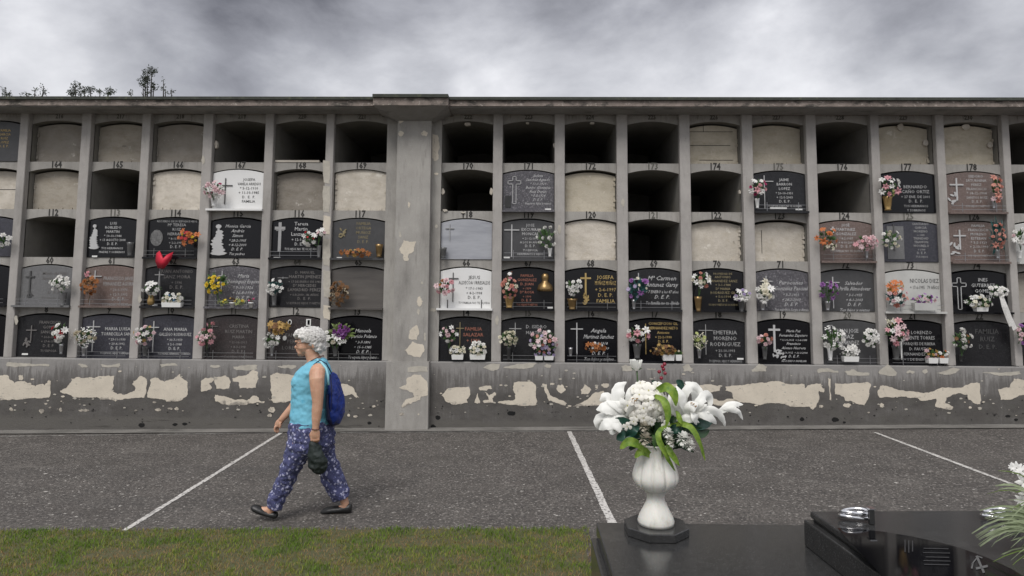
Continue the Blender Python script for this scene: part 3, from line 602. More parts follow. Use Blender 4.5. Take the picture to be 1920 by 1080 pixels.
Pq('O',2,'blue','dark plaque split by a paler arched panel with two cross, number 125 above',['SANTIAGO','GARCIA','MORENO',('+ 1995',.8),'TRINIDAD','TRAMON','MOURELO',('+ 1999',.8),'D. E. P.',('TUS HIJOS',.8)],'e',.70,.88,.088,orn=[('rect','grey',1662,424,1696,486),('cross','d',1676,421,1675,470,.016,.3,.06)],mw=.45)
Pq('P',2,'brown','brown granite plaque with white cross beside a tall coral spray, number 126 above',['FAMILIA','FRANCISCO','MORENO','ESTEBAN','* 3-5-1929','+ 2-10-1999','D. E. P.',('SUS HIJOS Y NIETOS',.7)],'w',.55,.84,.10,orn=[('cross','w',1801,431,1797,468,.018,.3,.08),('sprig','w',1791,465,.09,9)],shelf=1,rail='steel',vases=[(1872,468,485,4,'steel')],mw=.42)
Pq('Q',2,'greywhite','pale marble plaque cut by the right edge, middle row',[],shelf=1,vases=[(1914,470,484,4,'wp')])
Pq('B',3,'grey','grey granite plaque with dark cross and steel rail, number 60 above',[('Maria del Pilar',1),('Santos Gomez',1),('* 19-1-1935',.8),('+ 5-2-1998',.8),'D. E. P.',('Tu esposo e hijos',.8)],'s',.62,.74,.12,orn=[('cross','d',57,508,56,557,.018,.22,.06),('sprig','d',57,552,.05,8)],shelf='wide',rail='steel',vases=[(116,548,574,6,'grey')],mw=.5,italic=1)
Pq('C',3,'brown','reddish brown granite plaque with slim white cross, number 61 above',[('FRANCISCO JAVIER',1.1),('FERNANDEZ AGUIRRE',1.1),('* 20-1-1970',.8),('+ 12-7-1992',.8),'D. E. P.',('TUS PADRES Y HERMANOS',.7)],'e',.68,.62,.125,orn=[('cross','w',179,507,179,529,.012,.5,.09)],shelf=1,rail='steel',mw=.62)
Pq('D',3,'dark','dark plaque behind red heart and flower planter, number 62 above',['JUAN ANTONIO',('SANZ MORA',1),('+ 1996',.8),'D. E. P.'],'s',.6,.8,.13,orn=[('cross','e',299,509,299,540,.01,.2,.06)],shelf=1,rail='steel',strip=[(284,572,.07)],mw=.6)
Pq('E',3,'violet','speckled violet-grey granite plaque with small pots on its ledge, number 63 above',[('Maria',1.1),('Dominguez Esquiva',1.1),('* 9-10-1926',.9),('+ 16-8-1994',.9),'D. E. P.'],'w',.66,.70,.13,orn=[('cross','w',417,508,416,545,.010,.25,.05)],shelf=1,rail='steel',mw=.6,italic=1)
Pq('F',3,'dark','dark plaque filled with grey capital lettering for two people, number 64 above',['D. MANUEL',('MARTIN JIMENEZ',1.1),('+ 17 DE ENERO DE 1982',.8),'Dª MERCEDES',('LAMADRID PEREZ',1.1),('+ 6-8-2000 - 86 AÑOS',.8),'D.  E.  P.',('VUESTROS HIJOS Y NIETOS',.8)],'s',.66,.80,.105,orn=[('cross','e',531,519,531,523,.006,.5,.07)],vases=[(513,548,573,5,'grey')],mw=.66)
Pq('G',3,'rosewood','plain veined brown marble plaque without lettering, number 65 above',[],shelf=1)
Pq('H',3,'white','white marble plaque with dark cross and two dark pegs, number 66 above',[('JESUS',1.1),('ALDECOA URRESALDE',1.1),('* 17-1-1983',.8),('+ 4-2-1998',.8),'D. E. P.',('TU FAMILIA NO TE OLVIDA',.7)],'d',.66,.70,.12,orn=[('cross','d',850,511,849,566,.011,.2,.07),('rect','d',838.4,562,839.8,579),('rect','d',902,562,903.4,579)],shelf='wide',mw=.6)
Pq('I',3,'black','black plaque with bronze bust relief and red lettering, number 67 above',['FAMILIA',('GONZALEZ',1),'D. JUAN',('+ 1979',.8),'Dª ROSA',('+ 1990',.8),'D. E. P.',('TUS HIJOS Y NIETOS',.8)],'r',.48,.76,.10,orn=[('figure','br',1022,512,546,.10)] if 0 else [('sprig','r',957,512,.03,3)],shelf=1,rail='rail_d',strip=[(1032,577,.07)],vases=[(955,556,577,9,'goldv')],mw=.4)
Pq('J',3,'black','black plaque with big golden cross and gold lettering, number 68 above',['JOSEFA',('MUÑOZ MUÑOZ',1.1),('+ 2-6-1997',.9),'D. E. P.',('FAMILIA',1)],'g',.78,.72,.14,orn=[('cross','g',1098,512,1098,560,.022,.2,.07),('sprig','g',1097,560,.07,14)],shelf=1,rail='rail_d',vases=[(1073,560,580,9,'bronze')],mw=.4)
Pq('K',3,'dark','dark plaque with white script lettering and purple flowers, number 69 above',[('Mª Carmen',1.2),('Antunez Garay',1.2),('+ 7 ENERO a los 47 años',.8),'D. E. P.',('Tu familia no te olvida',.9)],'w',.64,.70,.14,orn=[('cross','w',1197,512,1197,545,.011,.35,.09)],shelf=1,rail='steel',vases=[(1189,562,580,4,'steel')],mw=.62,italic=1)
Pq('L',3,'black','black plaque densely written in small gold lettering, number 70 above',[('PROPIEDAD DE',.8),'ANTONIO','FERNANDEZ SANZ','+ 3-1-1984','Dª MARIA','RODRIGUEZ GIL','+ 5-6-1994','D. E. P.',('SUS HIJOS Y NIETOS NO OS OLVIDAN',.8)],'o',.60,.84,.092,shelf=1,vases=[(1310,556,584,7,'bronze'),(1391,560,585,6,'glass')],mw=.55)
Pq('M',3,'violet','speckled violet-grey plaque with white script and large white blooms, number 71 above',[('Purocones',1.2),('Gonzalez Pascual',1.2),('* 3-7-1921',.8),('+ 28-2-2003',.8),'D. E. P.',('Tus sobrinos Sergio y Amaia',.9)],'w',.66,.62,.125,orn=[('cross','w',1436,517,1437,575,.011,.18,.08)],vases=[(1431,565,582,5,'steel')],mw=.62,italic=1)
Pq('N',3,'dgrey','dark grey granite plaque with white script and purple orchids, number 72 above',[('Salvador',1.1),('Utrilla Almodovar',1.2),('* 3-1-1935',.8),('+ 8-1-2003',.8),'D. E. P.',('Tus hijos y nietos',.9)],'w',.62,.62,.125,orn=[('cross','w',1561,519,1562,578,.012,.18,.085)],vases=[(1553,565,582,5,'steel')],mw=.6,italic=1)
Pq('O',3,'greywhite','pale marble plaque half hidden by flower arrangements, number 73 above',[('NICOLAS DIEZ',1.1),('+ 17-6-1995   79 AÑOS',.9)],'d',.72,.68,.14,shelf='wide',rail='steel',mw=.5)
Pq('P',3,'black','black plaque with large outlined cross and long white ribbon, number 74 above',['INES','GUTIERREZ','GOMEZ',('+ 7-12-1991',.9)],'w',.58,.72,.13,orn=[('ocross','w',1797,521,1800,580,.045,.22,.09)],shelf=1,mw=.4)
Pq('B',4,'dark','dark plaque with faint etched hand and cross, bottom row number 8 above',['FRANCISCO','GOMEZ','SANCHEZ',('* 10-3-1930',.8),('+ 17-4-1991',.8),'D. E. P.',('TU ESPOSA',.8)],'s',.60,.76,.11,orn=[('cross','s',61,610,58,640,.012,.3,.07),('sprig','s',50,640,.08,9)],strip=[(38,665,.08)],vases=[(113,645,664,4,'steel')],mw=.4)
Pq('C',4,'blue','bluish black plaque with white cross and cream bouquet, bottom row number 9 above',[('MARIA LUISA',1.1),('TORRECILLA SANZ',1.1),('* 23-11-1930',.8),('+ 29-4-1992',.8),'D. E. P.',('TU ESPOSO, HIJOS Y HERMANOS',.7)],'w',.70,.62,.11,orn=[('cross','w',177,601,173,659,.012,.2,.09)],shelf=1,rail='steel',vases=[(156,650,668,5,'steel')],mw=.62)
Pq('D',4,'blue','bluish black plaque with white cross and pink-white roses, bottom row number 10 above',[('ANA MARIA',1.1),('GALLEGO RODRIGUEZ',1.1),('* 30-7-1959',.8),('+ 2-1-1988',.8),'D. E. P.',('TUS PADRES, HERMANOS Y SOBRINOS',.7)],'w',.62,.62,.11,orn=[('cross','w',290,602,286,661,.012,.2,.07)],shelf=1,rail='steel',vases=[(271,650,668,6,'glass')],mw=.6)
Pq('E',4,'dbrown','dark brown plaque with faded lettering and pink carnations, bottom row number 11 above',[('CRISTINA',1.1),('RUIZ MARTIN',1.1),'MARIA',('* 11-10-1911',.8),('+ 8-3-1998',.8),'D. E. P.',('TUS HIJOS Y NIETOS',.8)],'s',.62,.70,.115,orn=[('cross','s',399,608,399,616,.006,.5,.07)],shelf=1,rail='steel',vases=[(388,650,668,4,'dk')],mw=.5)
Pq('F',4,'dbrown','purplish brown plaque with small medallions behind the walking woman, bottom row',['FAMILIA','PEREZ','LORENZO'],'s',.5,.5,.14,orn=[('rect','wp',574.5,598,583,611),('oval','wp',543.5,604,.026,.035),('oval','wp',534,634,.026,.032),('oval','face',543.5,604,.018,.024),('rect','d',577,600,581,609)],shelf=1,rail='steel',vases=[(509,648,668,4,'steel')])
Pq('G',4,'black','black plaque with white script beside the big pilaster, bottom row number 13 above',[('Manuela',1.1),('Aparicio Polanco',1.1),('* 3-7-1896',.8),('+ 15-1-1985',.8),'D. E. P.',('Tu esposa, hijos y nietos',.9)],'w',.62,.62,.12,shelf=1,rail='rail_d',vases=[(628,650,668,6,'glass')],mw=.52,italic=1)
Pq('H',4,'dark','greenish black plaque behind white flower planters, bottom row number 14 above',['FAMILIA','SALAZAR','+ 1980'],'r',.65,.68,.13,orn=[('cross','o',863,604,862,650,.01,.25,.05)],shelf=1)
Pq('I',4,'dark','dark plaque between a cream pompon and a pastel bouquet, bottom row number 15 above',['D. ISIDRO',('MARTINEZ',.9)],'e',.66,.74,.13,orn=[('cross','e',966,605,966,650,.010,.25,.08)],shelf=1,rail='steel',vases=[(954,650,676,5,'dk')],mw=.4)
Pq('J',4,'black','polished black plaque with white cross, script and dried orange flowers, bottom row number 16 above',[('Angela',1.2),('Martinez Sanchez',1.2),('* 25-8-1918',.8),('+ 14-12-1999',.8),'D. E. P.',('Tus hijos y nietos',.9)],'w',.64,.66,.125,orn=[('cross','w',1082,605,1081,664,.013,.2,.08)],shelf=1,rail='steel',vases=[(1070,652,668,4,'steel')],mw=.58,italic=1)
Pq('K',4,'black','black plaque with gold lettering and thin gold cross, bottom row number 17 above',[('CONCEPCION GIL',1),('HERNANDEZ NIETO',1),('Antonio',1),('+ 22-2-1990',.9),'D. E. P.',('FAMILIA',1),('TUS HIJOS',1)],'g',.66,.84,.10,orn=[('cross','g',1210,607,1211,664,.010,.2,.06)],shelf=1,vases=[(1195,645,672,8,'glass')],mw=.55)
Pq('L',4,'dark','dark grey plaque with capital lettering and thin cross, bottom row number 18 above',[('EMETERIA',1.2),('MORENO',1.2),('RODRIGUEZ',1.2),('+ 21-10-1993',.8),'D. E. P.',('TU ESPOSO, HIJOS Y HERMANOS',.75)],'e',.62,.64,.12,orn=[('cross','e',1322,608,1324,665,.008,.2,.09)],strip=[(1392,674,.08)],shelf=1,vases=[(1312,655,672,4,'steel')],mw=.62)
Pq('M',4,'black','polished black plaque with solid silver cross and trailing blossoms, bottom row number 19 above',[('Maria Paz',1),('Fernandez Zapatero',1),('* 11-11-1918  + 5-4-1988',.7),('Francisco',1),('Alonso Herrera',1),('* 4-10-1912  + 26-3-2004',.7),'D. E. P.',('RECUERDO FAMILIAR',.7)],'w',.68,.70,.098,orn=[('cross','w',1450,609,1453,660,.026,.18,.075),('sprig','w',1456,662,.07,16),('sprig','w',1468,668,.05,8)],shelf=1,vases=[(1435,650,674,5,'glass')],mw=.52,italic=1)
Pq('N',4,'dgrey','charcoal plaque crowded by white blossoms and a long planter, bottom row number 20 above',[('JUAN JOSE',1.2),('DIAZ',1.2),('FERNANDEZ',1.2),('* 4-11-1957',.8),('+ 2-12-2000',.8)],'w',.48,.70,.12,orn=[('ocross','w',1558,610,1560,640,.03,.3,.07)],shelf=1,rail='steel',vases=[(1558,652,676,5,'white')],mw=.4)
Pq('O',4,'black','black plaque with pink-white lilies and twin planters, bottom row number 21 above',[('D. LORENZO',1),('VICENTE TORRES',1.1),('MARQUES DE RIBERA',.9),('D. FAUSTO',.9),('FERNANDEZ RUIZ',.9),('+ 1 DE ENERO 1990',.8)],'e',.58,.68,.12,shelf=1,rail='steel',vases=[(1682,648,675,7,'glass'),(1692,640,675,2,'wp')],mw=.55)
Pq('P',4,'dark','almost black plaque with illegible faded lettering, bottom row number 22 above',[('FAMILIA',1.1),('RUIZ',1.1),'D. E. P.'],'d',.6,.7,.16,shelf='wide',vases=[(1803,665,678,4,'dk')])
Pq('Q',4,'dark','dark plaque cut by the right edge, bottom row',[])
# bronze bust relief on number 67
pl67=[o for o in bpy.data.objects if o.get('label','').startswith('black plaque with bronze bust')][0]
m=MB(); c=W(1022,546,.05)
m.lathe((c.x,.05,c.z),[(.10,0),(.105,.03),(.09,.08),(.045,.12),(.04,.14),(.05,.17),(.045,.215),(.02,.235)],14); o=m.build('bust_relief',m_bronze,pl67,True)
# ------------------------------------------------------------ flowers
def rosette(kind,rng):
    m=MB()
    if kind=='rose':
        for ring,(n,r,tilt,sz) in enumerate([(6,.55,.25,.55),(5,.38,.75,.5),(4,.2,1.15,.42)]):
            for i in range(n):
                a=2*math.pi*(i+.5*ring)/n+rng.uniform(-.2,.2); d=Vector((math.cos(a),0,math.sin(a))); f=Vector((0,-1,0))
                p=[d*r*.2, d*(r*.6)*math.cos(tilt*.5)+f*r*.6*math.sin(tilt), d*(r+sz*.6*math.cos(tilt))+f*(sz*math.sin(tilt)+.1*ring)]
                m.blade([p[0],p[1],p[2],p[2]*1.02+d*.06],[sz*.3,sz*.55,sz*.5,sz*.22],nrm=f,cup=-.2 if ring==0 else -.45)
    elif kind=='daisy':
        for i in range(8):
            a=2*math.pi*i/8+rng.uniform(-.15,.15); d=Vector((math.cos(a),0,math.sin(a))); f=Vector((0,-1,0))
            m.blade([d*.1,d*.55+f*.18,d*1.0+f*rng.uniform(-.1,.15)],[.1,.24,.08],nrm=f,cup=.1)
    elif kind=='lily':
        for i in range(6):
            a=2*math.pi*i/6+rng.uniform(-.2,.2); d=Vector((math.cos(a),0,math.sin(a))); f=Vector((0,-1,0))
            m.blade([d*.08-f*.2,d*.3+f*.3,d*.75+f*.45,d*1.15+f*.2],[.08,.25,.26,.03],nrm=f,cup=-.3)
    elif kind=='pom':
        for i in range(34):
            z=1-2*(i+.5)/34; a=i*2.4; rr=math.sqrt(1-z*z); d=Vector((rr*math.cos(a),-abs(z)*.9+ .0,rr*math.sin(a)))
            t=d.cross(Vector((.3,.2,1))).normalized()
            m.blade([d*.45,d*.8+t*.05,d*1.0],[.12,.2,.09],nrm=t.cross(d),cup=.2)
    elif kind=='gyp':
        for i in range(9):
            d=Vector((rng.uniform(-1,1),rng.uniform(-.6,.2),rng.uniform(-1,1)))
            for k in range(4):
                a=k*1.57+i; m.blade([d,d+Vector((math.cos(a)*.16,-.08,math.sin(a)*.16)),d+Vector((math.cos(a)*.26,-.05,math.sin(a)*.26))],[.04,.12,.04],nrm=(0,-1,0))
    me=bpy.data.meshes.new('flower_'+kind); me.from_pydata(m.v,[],m.f); me.shade_smooth(); return me
CLR={'white':(.86,.85,.82),'cream':(.78,.74,.60),'pink':(.75,.38,.42),'lpink':(.78,.58,.60),'red':(.50,.03,.04),'coral':(.64,.29,.23),'orange':(.62,.20,.07),'yellow':(.80,.60,.05),
 'purple':(.22,.06,.25),'violet':(.35,.15,.42),'lilac':(.5,.42,.62),'blue':(.08,.25,.5),'brown':(.20,.10,.04),'rust':(.38,.14,.04),'gold':(.50,.32,.10),'magenta':(.5,.06,.18),'lime':(.5,.55,.2),'beige':(.5,.44,.32)}
fmat={k:mat('petal_'+k,v,.7,.22,60,trans=.25) for k,v in CLR.items()}
m_leaf=mat('leaf_green',(.06,.13,.035),.5,.5,40,trans=.2); m_leafd=mat('leaf_teal',(.015,.08,.075),.4,.4,40,trans=.15); m_dry=mat('dry_stem',(.14,.09,.05),.8,.4,40); m_leafl=mat('leaf_pale',(.16,.22,.06),.5,.4,40,trans=.2)
LF={'g':m_leaf,'t':m_leafd,'d':m_dry,'l':m_leafl}
proto={}
rg=random.Random(3)
def fl(kind,colr):
    k=(kind,colr,rg.randint(0,1))
    if k not in proto:
        me=rosette(kind,rg); me.materials.append(fmat[colr]); proto[k]=me
    return proto[k]
PXM=143.
def bouquet(u,v,ru,rv,flowers,leaf,label,y=-.10,nl=36,stem=None,lr=1.15,cat='flowers',name='flower_bouquet',dep=.6,parent=None,lsz=1.0,group='flower bouquets on the niches'):
    c=W(u,v,y); k=(W(u+10,v,y)-W(u,v,y)).length/10; rx,rz=ru*k,rv*k
    base=Vector((c.x,y+.03,c.z-rz)) if stem is None else W(stem[0],stem[1],y+.03)
    root=parent or empty(name,base,label,cat,group)
    rl=random.Random(int(u*7+v))
    m=MB()
    for i in range(nl):
        a=rl.uniform(0,6.28); q=math.sqrt(rl.random())*lr; e_=Vector((c.x+rx*q*math.cos(a),y+rl.uniform(-.4,.6)*min(rx,rz)*dep+.02,c.z+rz*q*math.sin(a)))
        s_=e_.lerp(Vector((c.x,y+.03,c.z-rz*.5)),.45); mid=(s_+e_)/2+Vector((0,-.01,.008))
        w=rl.uniform(.004,.011)*lsz*(1+min(rx,rz)*4)
        m.blade([s_,s_.lerp(mid,.5),mid,e_],[w*.3,w,w*.9,.001],nrm=(rl.uniform(-.5,.5),-1,rl.uniform(-.2,.8)),cup=.3)
    for i in range(6):
        e_=Vector((c.x+rx*rl.uniform(-.5,.5),y+.01,c.z+rz*rl.uniform(-.3,.4))); m.tube([base,base.lerp(e_,.5)+Vector((0,-.005,0)),e_],.0022,4,False)
    m.build('foliage',LF[leaf],root)
    pts=[]
    for (kind,colr,num,sz) in flowers:
        for i in range(num):
            best=None
            for t in range(14):
                a=rl.uniform(0,6.28); q=math.sqrt(rl.random())*1.02; p=(c.x+rx*q*math.cos(a),c.z+rz*q*math.sin(a),q)
                dd=min([math.hypot(p[0]-o_[0],p[1]-o_[1]) for o_ in pts] or [1])
                if best is None or dd>best[0]: best=(dd,p)
            p=best[1]; pts.append(p); sc=sz*k*rl.uniform(.55,1.15)*.95
            kd=kind if rl.random()<.55 else rl.choice(('rose','daisy','lily','rose')); o=bpy.data.objects.new('flower',fl(kd if kind!='gyp' else kind,colr)); COL.objects.link(o); o.parent=root
            yy=y-min(rx,rz)*dep*(1-p[2]**2)*.8
            dx,dz=(p[0]-c.x)/max(rx,.01),(p[1]-c.z)/max(rz,.01)
            dirv=Vector((dx*.8+rl.uniform(-.6,.6),-1,dz*.8+.15+rl.uniform(-.5,.5))).normalized()
            qn=Vector((0,-1,0)).rotation_difference(dirv).to_matrix().to_4x4()
            o.matrix_basis=Matrix.Translation(Vector((p[0],yy,p[1]))-root.location)@qn@Matrix.Rotation(rl.uniform(0,6),4,'Y')@Matrix.Scale(sc,4)
    return root
B=bouquet
B(400,355,20,13,[('rose','white',4,6.5),('rose','lpink',8,6.5),('daisy','magenta',4,3.5)],'g','pink and white bouquet on the left of the white marble plaque numbered 167',stem=(400,376))
B(1421,350,16,15,[('lily','white',4,6.5),('lily','pink',3,6.5),('rose','magenta',4,5)],'g','white, pink and wine-red flowers in front of the plaque numbered 175',stem=(1421,374))
B(1668,349,19,18,[('lily','pink',4,8),('lily','white',7,7),('daisy','lime',2,5)],'g','pink and white lilies in a gold vase on the plaque numbered 177',stem=(1666,372))
B(1869,355,10,26,[('rose','coral',8,6.5),('rose','lpink',3,5)],'g','upright coral gladiolus spray at the right of the plaque numbered 178',stem=(1866,378),nl=30)
B(4,452,14,13,[('rose','white',7,6)],'g','white flowers cut by the left edge in the middle row')
B(353,444,19,12,[('daisy','orange',6,7),('daisy','red',3,6),('rose','yellow',3,4)],'d','loose orange, red and yellow flowers over the plaque numbered 114')
B(579,446,13,12,[('rose','white',6,6.5),('daisy','red',3,2.5)],'g','small white flowers leaning over the plaque numbered 116',stem=(594,462))
B(602,437,9,7,[('rose','white',3,6),('rose','lpink',2,5)],'g','white and pale pink blooms against the pillar right of number 116',stem=(596,462),nl=10)
B(667,474,28,6,[('daisy','rust',9,6),('daisy','gold',5,5)],'d','flat dried brown and orange wreath lying on the ledge under number 117',nl=34)
B(1026,446,20,20,[('pom','white',10,5)],'g','round white pompon flowers over the right side of the plaque numbered 119',stem=(1030,466))
B(1551,443,20,15,[('lily','orange',7,8.5)],'g','bright orange lilies at the left of the brown plaque numbered 124',stem=(1545,470))
B(1560,462,8,5,[('daisy','cream',4,5)],'g','small cream flowers lying below the orange lilies of number 124',nl=8)
B(1624,455,20,14,[('rose','lpink',9,6.5),('daisy','pink',5,6)],'g','pale pink bouquet between the brown plaque numbered 124 and the pillar',stem=(1626,470))
B(1672,448,17,17,[('pom','white',6,4.5),('pom','cream',6,4.5)],'g','white buds in dark greenery on the split plaque numbered 125')
B(1872,442,11,24,[('rose','coral',12,6)],'t','tall coral gladiolus spray with teal leaves at the right of number 126',stem=(1872,470),nl=56,lr=1.7,lsz=1.3)
B(1913,445,12,16,[('rose','white',6,6.5),('rose','lpink',2,5)],'g','white flowers cut by the right edge in the middle row',stem=(1914,470))
B(111,531,21,13,[('rose','white',12,6)],'g','white bouquet over the right side of the plaque numbered 60',stem=(116,550))
B(167,536,15,15,[('daisy','rust',11,6),('daisy','brown',6,5)],'d','withered brown bouquet on the plaque numbered 61',stem=(166,568))
B(164,514,6,4,[('rose','pink',3,4.5)],'d','small pink bloom above the withered bouquet of number 61',nl=4,stem=(166,534))
B(284,541,17,10,[('rose','white',3,6),('daisy','white',5,8)],'g','white lily-like flowers in a gold jar on the plaque numbered 62',stem=(283,560))
B(404,533,18,16,[('rose','yellow',12,6)],'g','yellow flowers with dark green leaves on the plaque numbered 63',stem=(410,566),nl=40,lr=1.5,lsz=1.4)
B(515,537,14,13,[('rose','white',10,6)],'t','white bouquet with teal leaves on the plaque numbered 64',stem=(513,556))
B(636,550,18,22,[('daisy','brown',12,7),('gyp','beige',4,6)],'d','dry brown withered bouquet on the brown marble plaque numbered 65',nl=60,stem=(636,574))
B(834,538,16,15,[('rose','lpink',5,7.5),('rose','pink',4,6),('daisy','rust',2,6)],'g','dusty pink roses at the left of the white plaque numbered 66')
B(955,540,14,19,[('rose','coral',9,6),('rose','cream',4,5),('rose','pink',4,5)],'g','coral and cream bouquet in a bronze jar on the plaque numbered 67',stem=(955,562))
B(953,517,6,4,[('lily','white',1,6)],'d','single white calla above the coral bouquet of number 67',nl=3,stem=(955,540))
B(1076,538,15,15,[('rose','white',13,5.5)],'g','white orchids beside the golden cross of number 68',stem=(1073,562))
B(1196,541,19,20,[('lily','violet',4,8),('daisy','cream',3,5),('daisy','lilac',3,5)],'t','purple lily bouquet with teal leaves on the plaque numbered 69',stem=(1190,568),nl=54,lsz=1.5)
B(1315,525,16,14,[('lily','white',5,8),('rose','coral',3,6),('rose','cream',4,5)],'g','white and apricot bouquet on the gold-lettered plaque numbered 70',stem=(1310,558))
B(1392,553,15,10,[('daisy','white',6,6.5),('rose','lilac',5,5.5)],'g','white and pale blue flowers at the right corner of number 70',stem=(1391,564),name='flower_bouquet')
B(1436,546,17,17,[('rose','white',5,9),('rose','cream',4,8)],'g','large white blooms on the plaque numbered 71',stem=(1431,568))
B(1555,543,18,16,[('lily','violet',5,8),('rose','purple',3,5)],'g','purple orchids on the dark grey plaque numbered 72',stem=(1553,568))
B(1683,557,20,17,[('rose','coral',6,6),('rose','white',4,6),('rose','lpink',5,5)],'t','mixed coral, white and pink basket on the ledge of number 73',nl=50)
B(1679,537,14,10,[('daisy','orange',5,8),('daisy','gold',3,7)],'g','orange bird-of-paradise flowers above the basket of number 73',nl=12)
B(1873,546,16,12,[('rose','white',9,6)],'g','white flowers with a long ribbon at the right of number 74')
B(1838,565,26,10,[('rose','white',8,6),('rose','cream',6,5)],'g','low white and green arrangement on the ledge of number 74',nl=50)
B(110,622,12,18,[('rose','white',6,7),('rose','red',3,6)],'g','white blooms with one red cluster on the plaque numbered 8',stem=(113,648))
B(157,631,21,15,[('gyp','white',12,6),('rose','beige',10,5)],'g','bushy cream-white bouquet at the left of the plaque numbered 9',stem=(156,652))
B(269,627,19,17,[('rose','lpink',6,6),('rose','white',7,6),('daisy','gold',3,4)],'g','white and pink roses at the left of the plaque numbered 10',stem=(271,652))
B(385,632,17,14,[('pom','pink',5,6.5),('pom','lpink',5,6.5)],'g','pink carnations at the left of the dark brown plaque numbered 11',stem=(388,656))
B(394,607,5,3,[('pom','pink',2,5)],'g','single pink carnation above the others of number 11',nl=3,stem=(390,622))
B(509,637,15,12,[('pom','white',8,6.5)],'g','round white bouquet low on the purplish brown plaque',stem=(509,652))
B(520,614,17,10,[('daisy','gold',7,8),('daisy','brown',3,7)],'d','withered golden flowers above the round white bouquet',nl=24)
B(617,635,13,14,[('lily','white',4,7),('rose','cream',3,6)],'g','white lilies against the pillar, left part of the group on number 13',stem=(626,655))
B(640,621,13,10,[('rose','purple',8,6.5),('rose','violet',3,5)],'l','deep purple flowers at the left of the plaque numbered 13',nl=50,lr=2.2,lsz=1.6,stem=(630,652))
B(634,640,12,7,[('lily','white',4,7)],'g','small white lilies below the purple flowers of number 13',nl=8,stem=(630,655))
B(842,626,17,14,[('lily','white',4,8),('rose','lpink',5,6)],'g','white and blush orchids at the upper left of the plaque numbered 14',stem=(842,655))
B(954,634,17,13,[('pom','cream',13,5.5)],'g','dense cream pompon bouquet on the plaque numbered 15',stem=(954,652))
B(1020,640,26,21,[('rose','lpink',10,6),('rose','coral',5,5),('daisy','lilac',6,6),('rose','white',5,5)],'g','big pastel pink and lilac bouquet at the right of number 15',nl=44)
B(1116,651,19,8,[('daisy','rust',9,6),('daisy','white',3,3.5)],'d','dried orange-brown flowers low on the plaque numbered 16',nl=24)
B(1197,626,19,14,[('lily','white',6,8),('rose','pink',4,7)],'g','white and pink lilies in a grey vase on the plaque numbered 17',stem=(1196,650))
B(1243,656,24,10,[('daisy','gold',8,5),('daisy','brown',8,5)],'d','sparse golden dried flowers above the white strips of number 17',nl=26)
B(1312,639,11,16,[('gyp','cream',10,5),('daisy','lime',4,5)],'l','greenish white filler flowers at the left of the plaque numbered 18',stem=(1312,660),nl=30)
B(1434,637,14,9,[('rose','lpink',6,6),('rose','coral',3,5.5)],'g','flat pink bouquet in front of the silver cross plaque numbered 19',stem=(1435,656))
B(1563,634,19,21,[('lily','white',8,7.5),('gyp','white',3,6)],'g','tall white bouquet at the left of the plaque numbered 20',stem=(1558,658),nl=50)
B(1634,635,15,17,[('rose','white',15,5.5)],'g','round white bouquet against the pillar right of number 20')
B(1682,623,19,21,[('lily','pink',5,9),('lily','lpink',5,8),('lily','white',3,7)],'g','large pink and white lilies on the plaque numbered 21',stem=(1682,655))
B(1672,603,10,5,[('gyp','cream',6,5),('daisy','gold',2,5)],'l','small cream and golden sprays above the pink lilies of number 21',nl=12,stem=(1680,620))
B(1805,638,17,19,[('pom','white',7,7),('daisy','brown',3,4)],'g','loose white carnations on the almost black plaque numbered 22',stem=(1803,668))
B(1918,628,10,22,[('rose','violet',3,6),('rose','lpink',5,6)],'g','pink and violet flowers cut by the right edge, bottom row')
# planters with flowers, ribbon, heart, small pots
def planter(u0,u1,v0,v1,flowers,label,leaf='g',ftop=14,cat='planter',fh=8,m_=None):
    p,q=W(u0,v0,-.05),W(u1,v1,-.05); root=empty('flower_planter',((p.x+q.x)/2,-.04,q.z),label,cat,'flower planters on the ledges')
    m=MB(); t=.006; h=p.z-q.z
    m.add([(p.x,-.085,p.z),(q.x,-.085,p.z),(q.x,.0,p.z),(p.x,.0,p.z),(p.x+t,-.078,q.z),(q.x-t,-.078,q.z),(q.x-t,-.01,q.z),(p.x+t,-.01,q.z)],[(0,4,5,1),(1,5,6,2),(2,6,7,3),(3,7,4,0),(0,1,2,3),(4,7,6,5)])
    m.build('box',m_ or m_whitep,root)
    bouquet((u0+u1)/2,v0-ftop*.5,(u1-u0)/2+3,fh,flowers,leaf,None,y=-.055,parent=root,nl=24)
planter(847,869,665,674,[('rose','cream',7,5),('rose','white',5,5)],'small white planter of cream flowers, left of the pair under number 14')
planter(881,910,665,674,[('rose','white',9,6),('rose','cream',7,5)],'wider white planter of cream flowers, right of the pair under number 14',fh=13,ftop=18)
planter(1003,1018,667,675,[('rose','lilac',3,4)],'little pale box at the foot of the pastel bouquet of number 15, left one',fh=4,ftop=6)
planter(1020,1038,667,675,[('rose','lilac',3,4)],'little pale box at the foot of the pastel bouquet of number 15, right one',fh=4,ftop=6)
planter(1242,1264,665,676,[('daisy','beige',3,3)],'longer white box at the foot of the gold-lettered plaque numbered 17',fh=3,ftop=3)
planter(1266,1278,665,676,[('rose','beige',3,4)],'short white box at the right foot of the plaque numbered 17',fh=5,ftop=8)
planter(1580,1609,668,678,[('rose','white',14,5.5)],'long white planter of white pansies on the ledge of number 20',fh=10,ftop=20)
planter(1738,1757,671,681,[('rose','gold',5,4),('rose','lpink',4,4.5)],'white planter of gold and pink flowers under number 21, left of the pair',fh=9,ftop=16)
planter(1759,1776,671,681,[('rose','orange',4,4),('rose','white',4,4.5)],'white planter of orange and white flowers under number 21, right of the pair',fh=8,ftop=14)
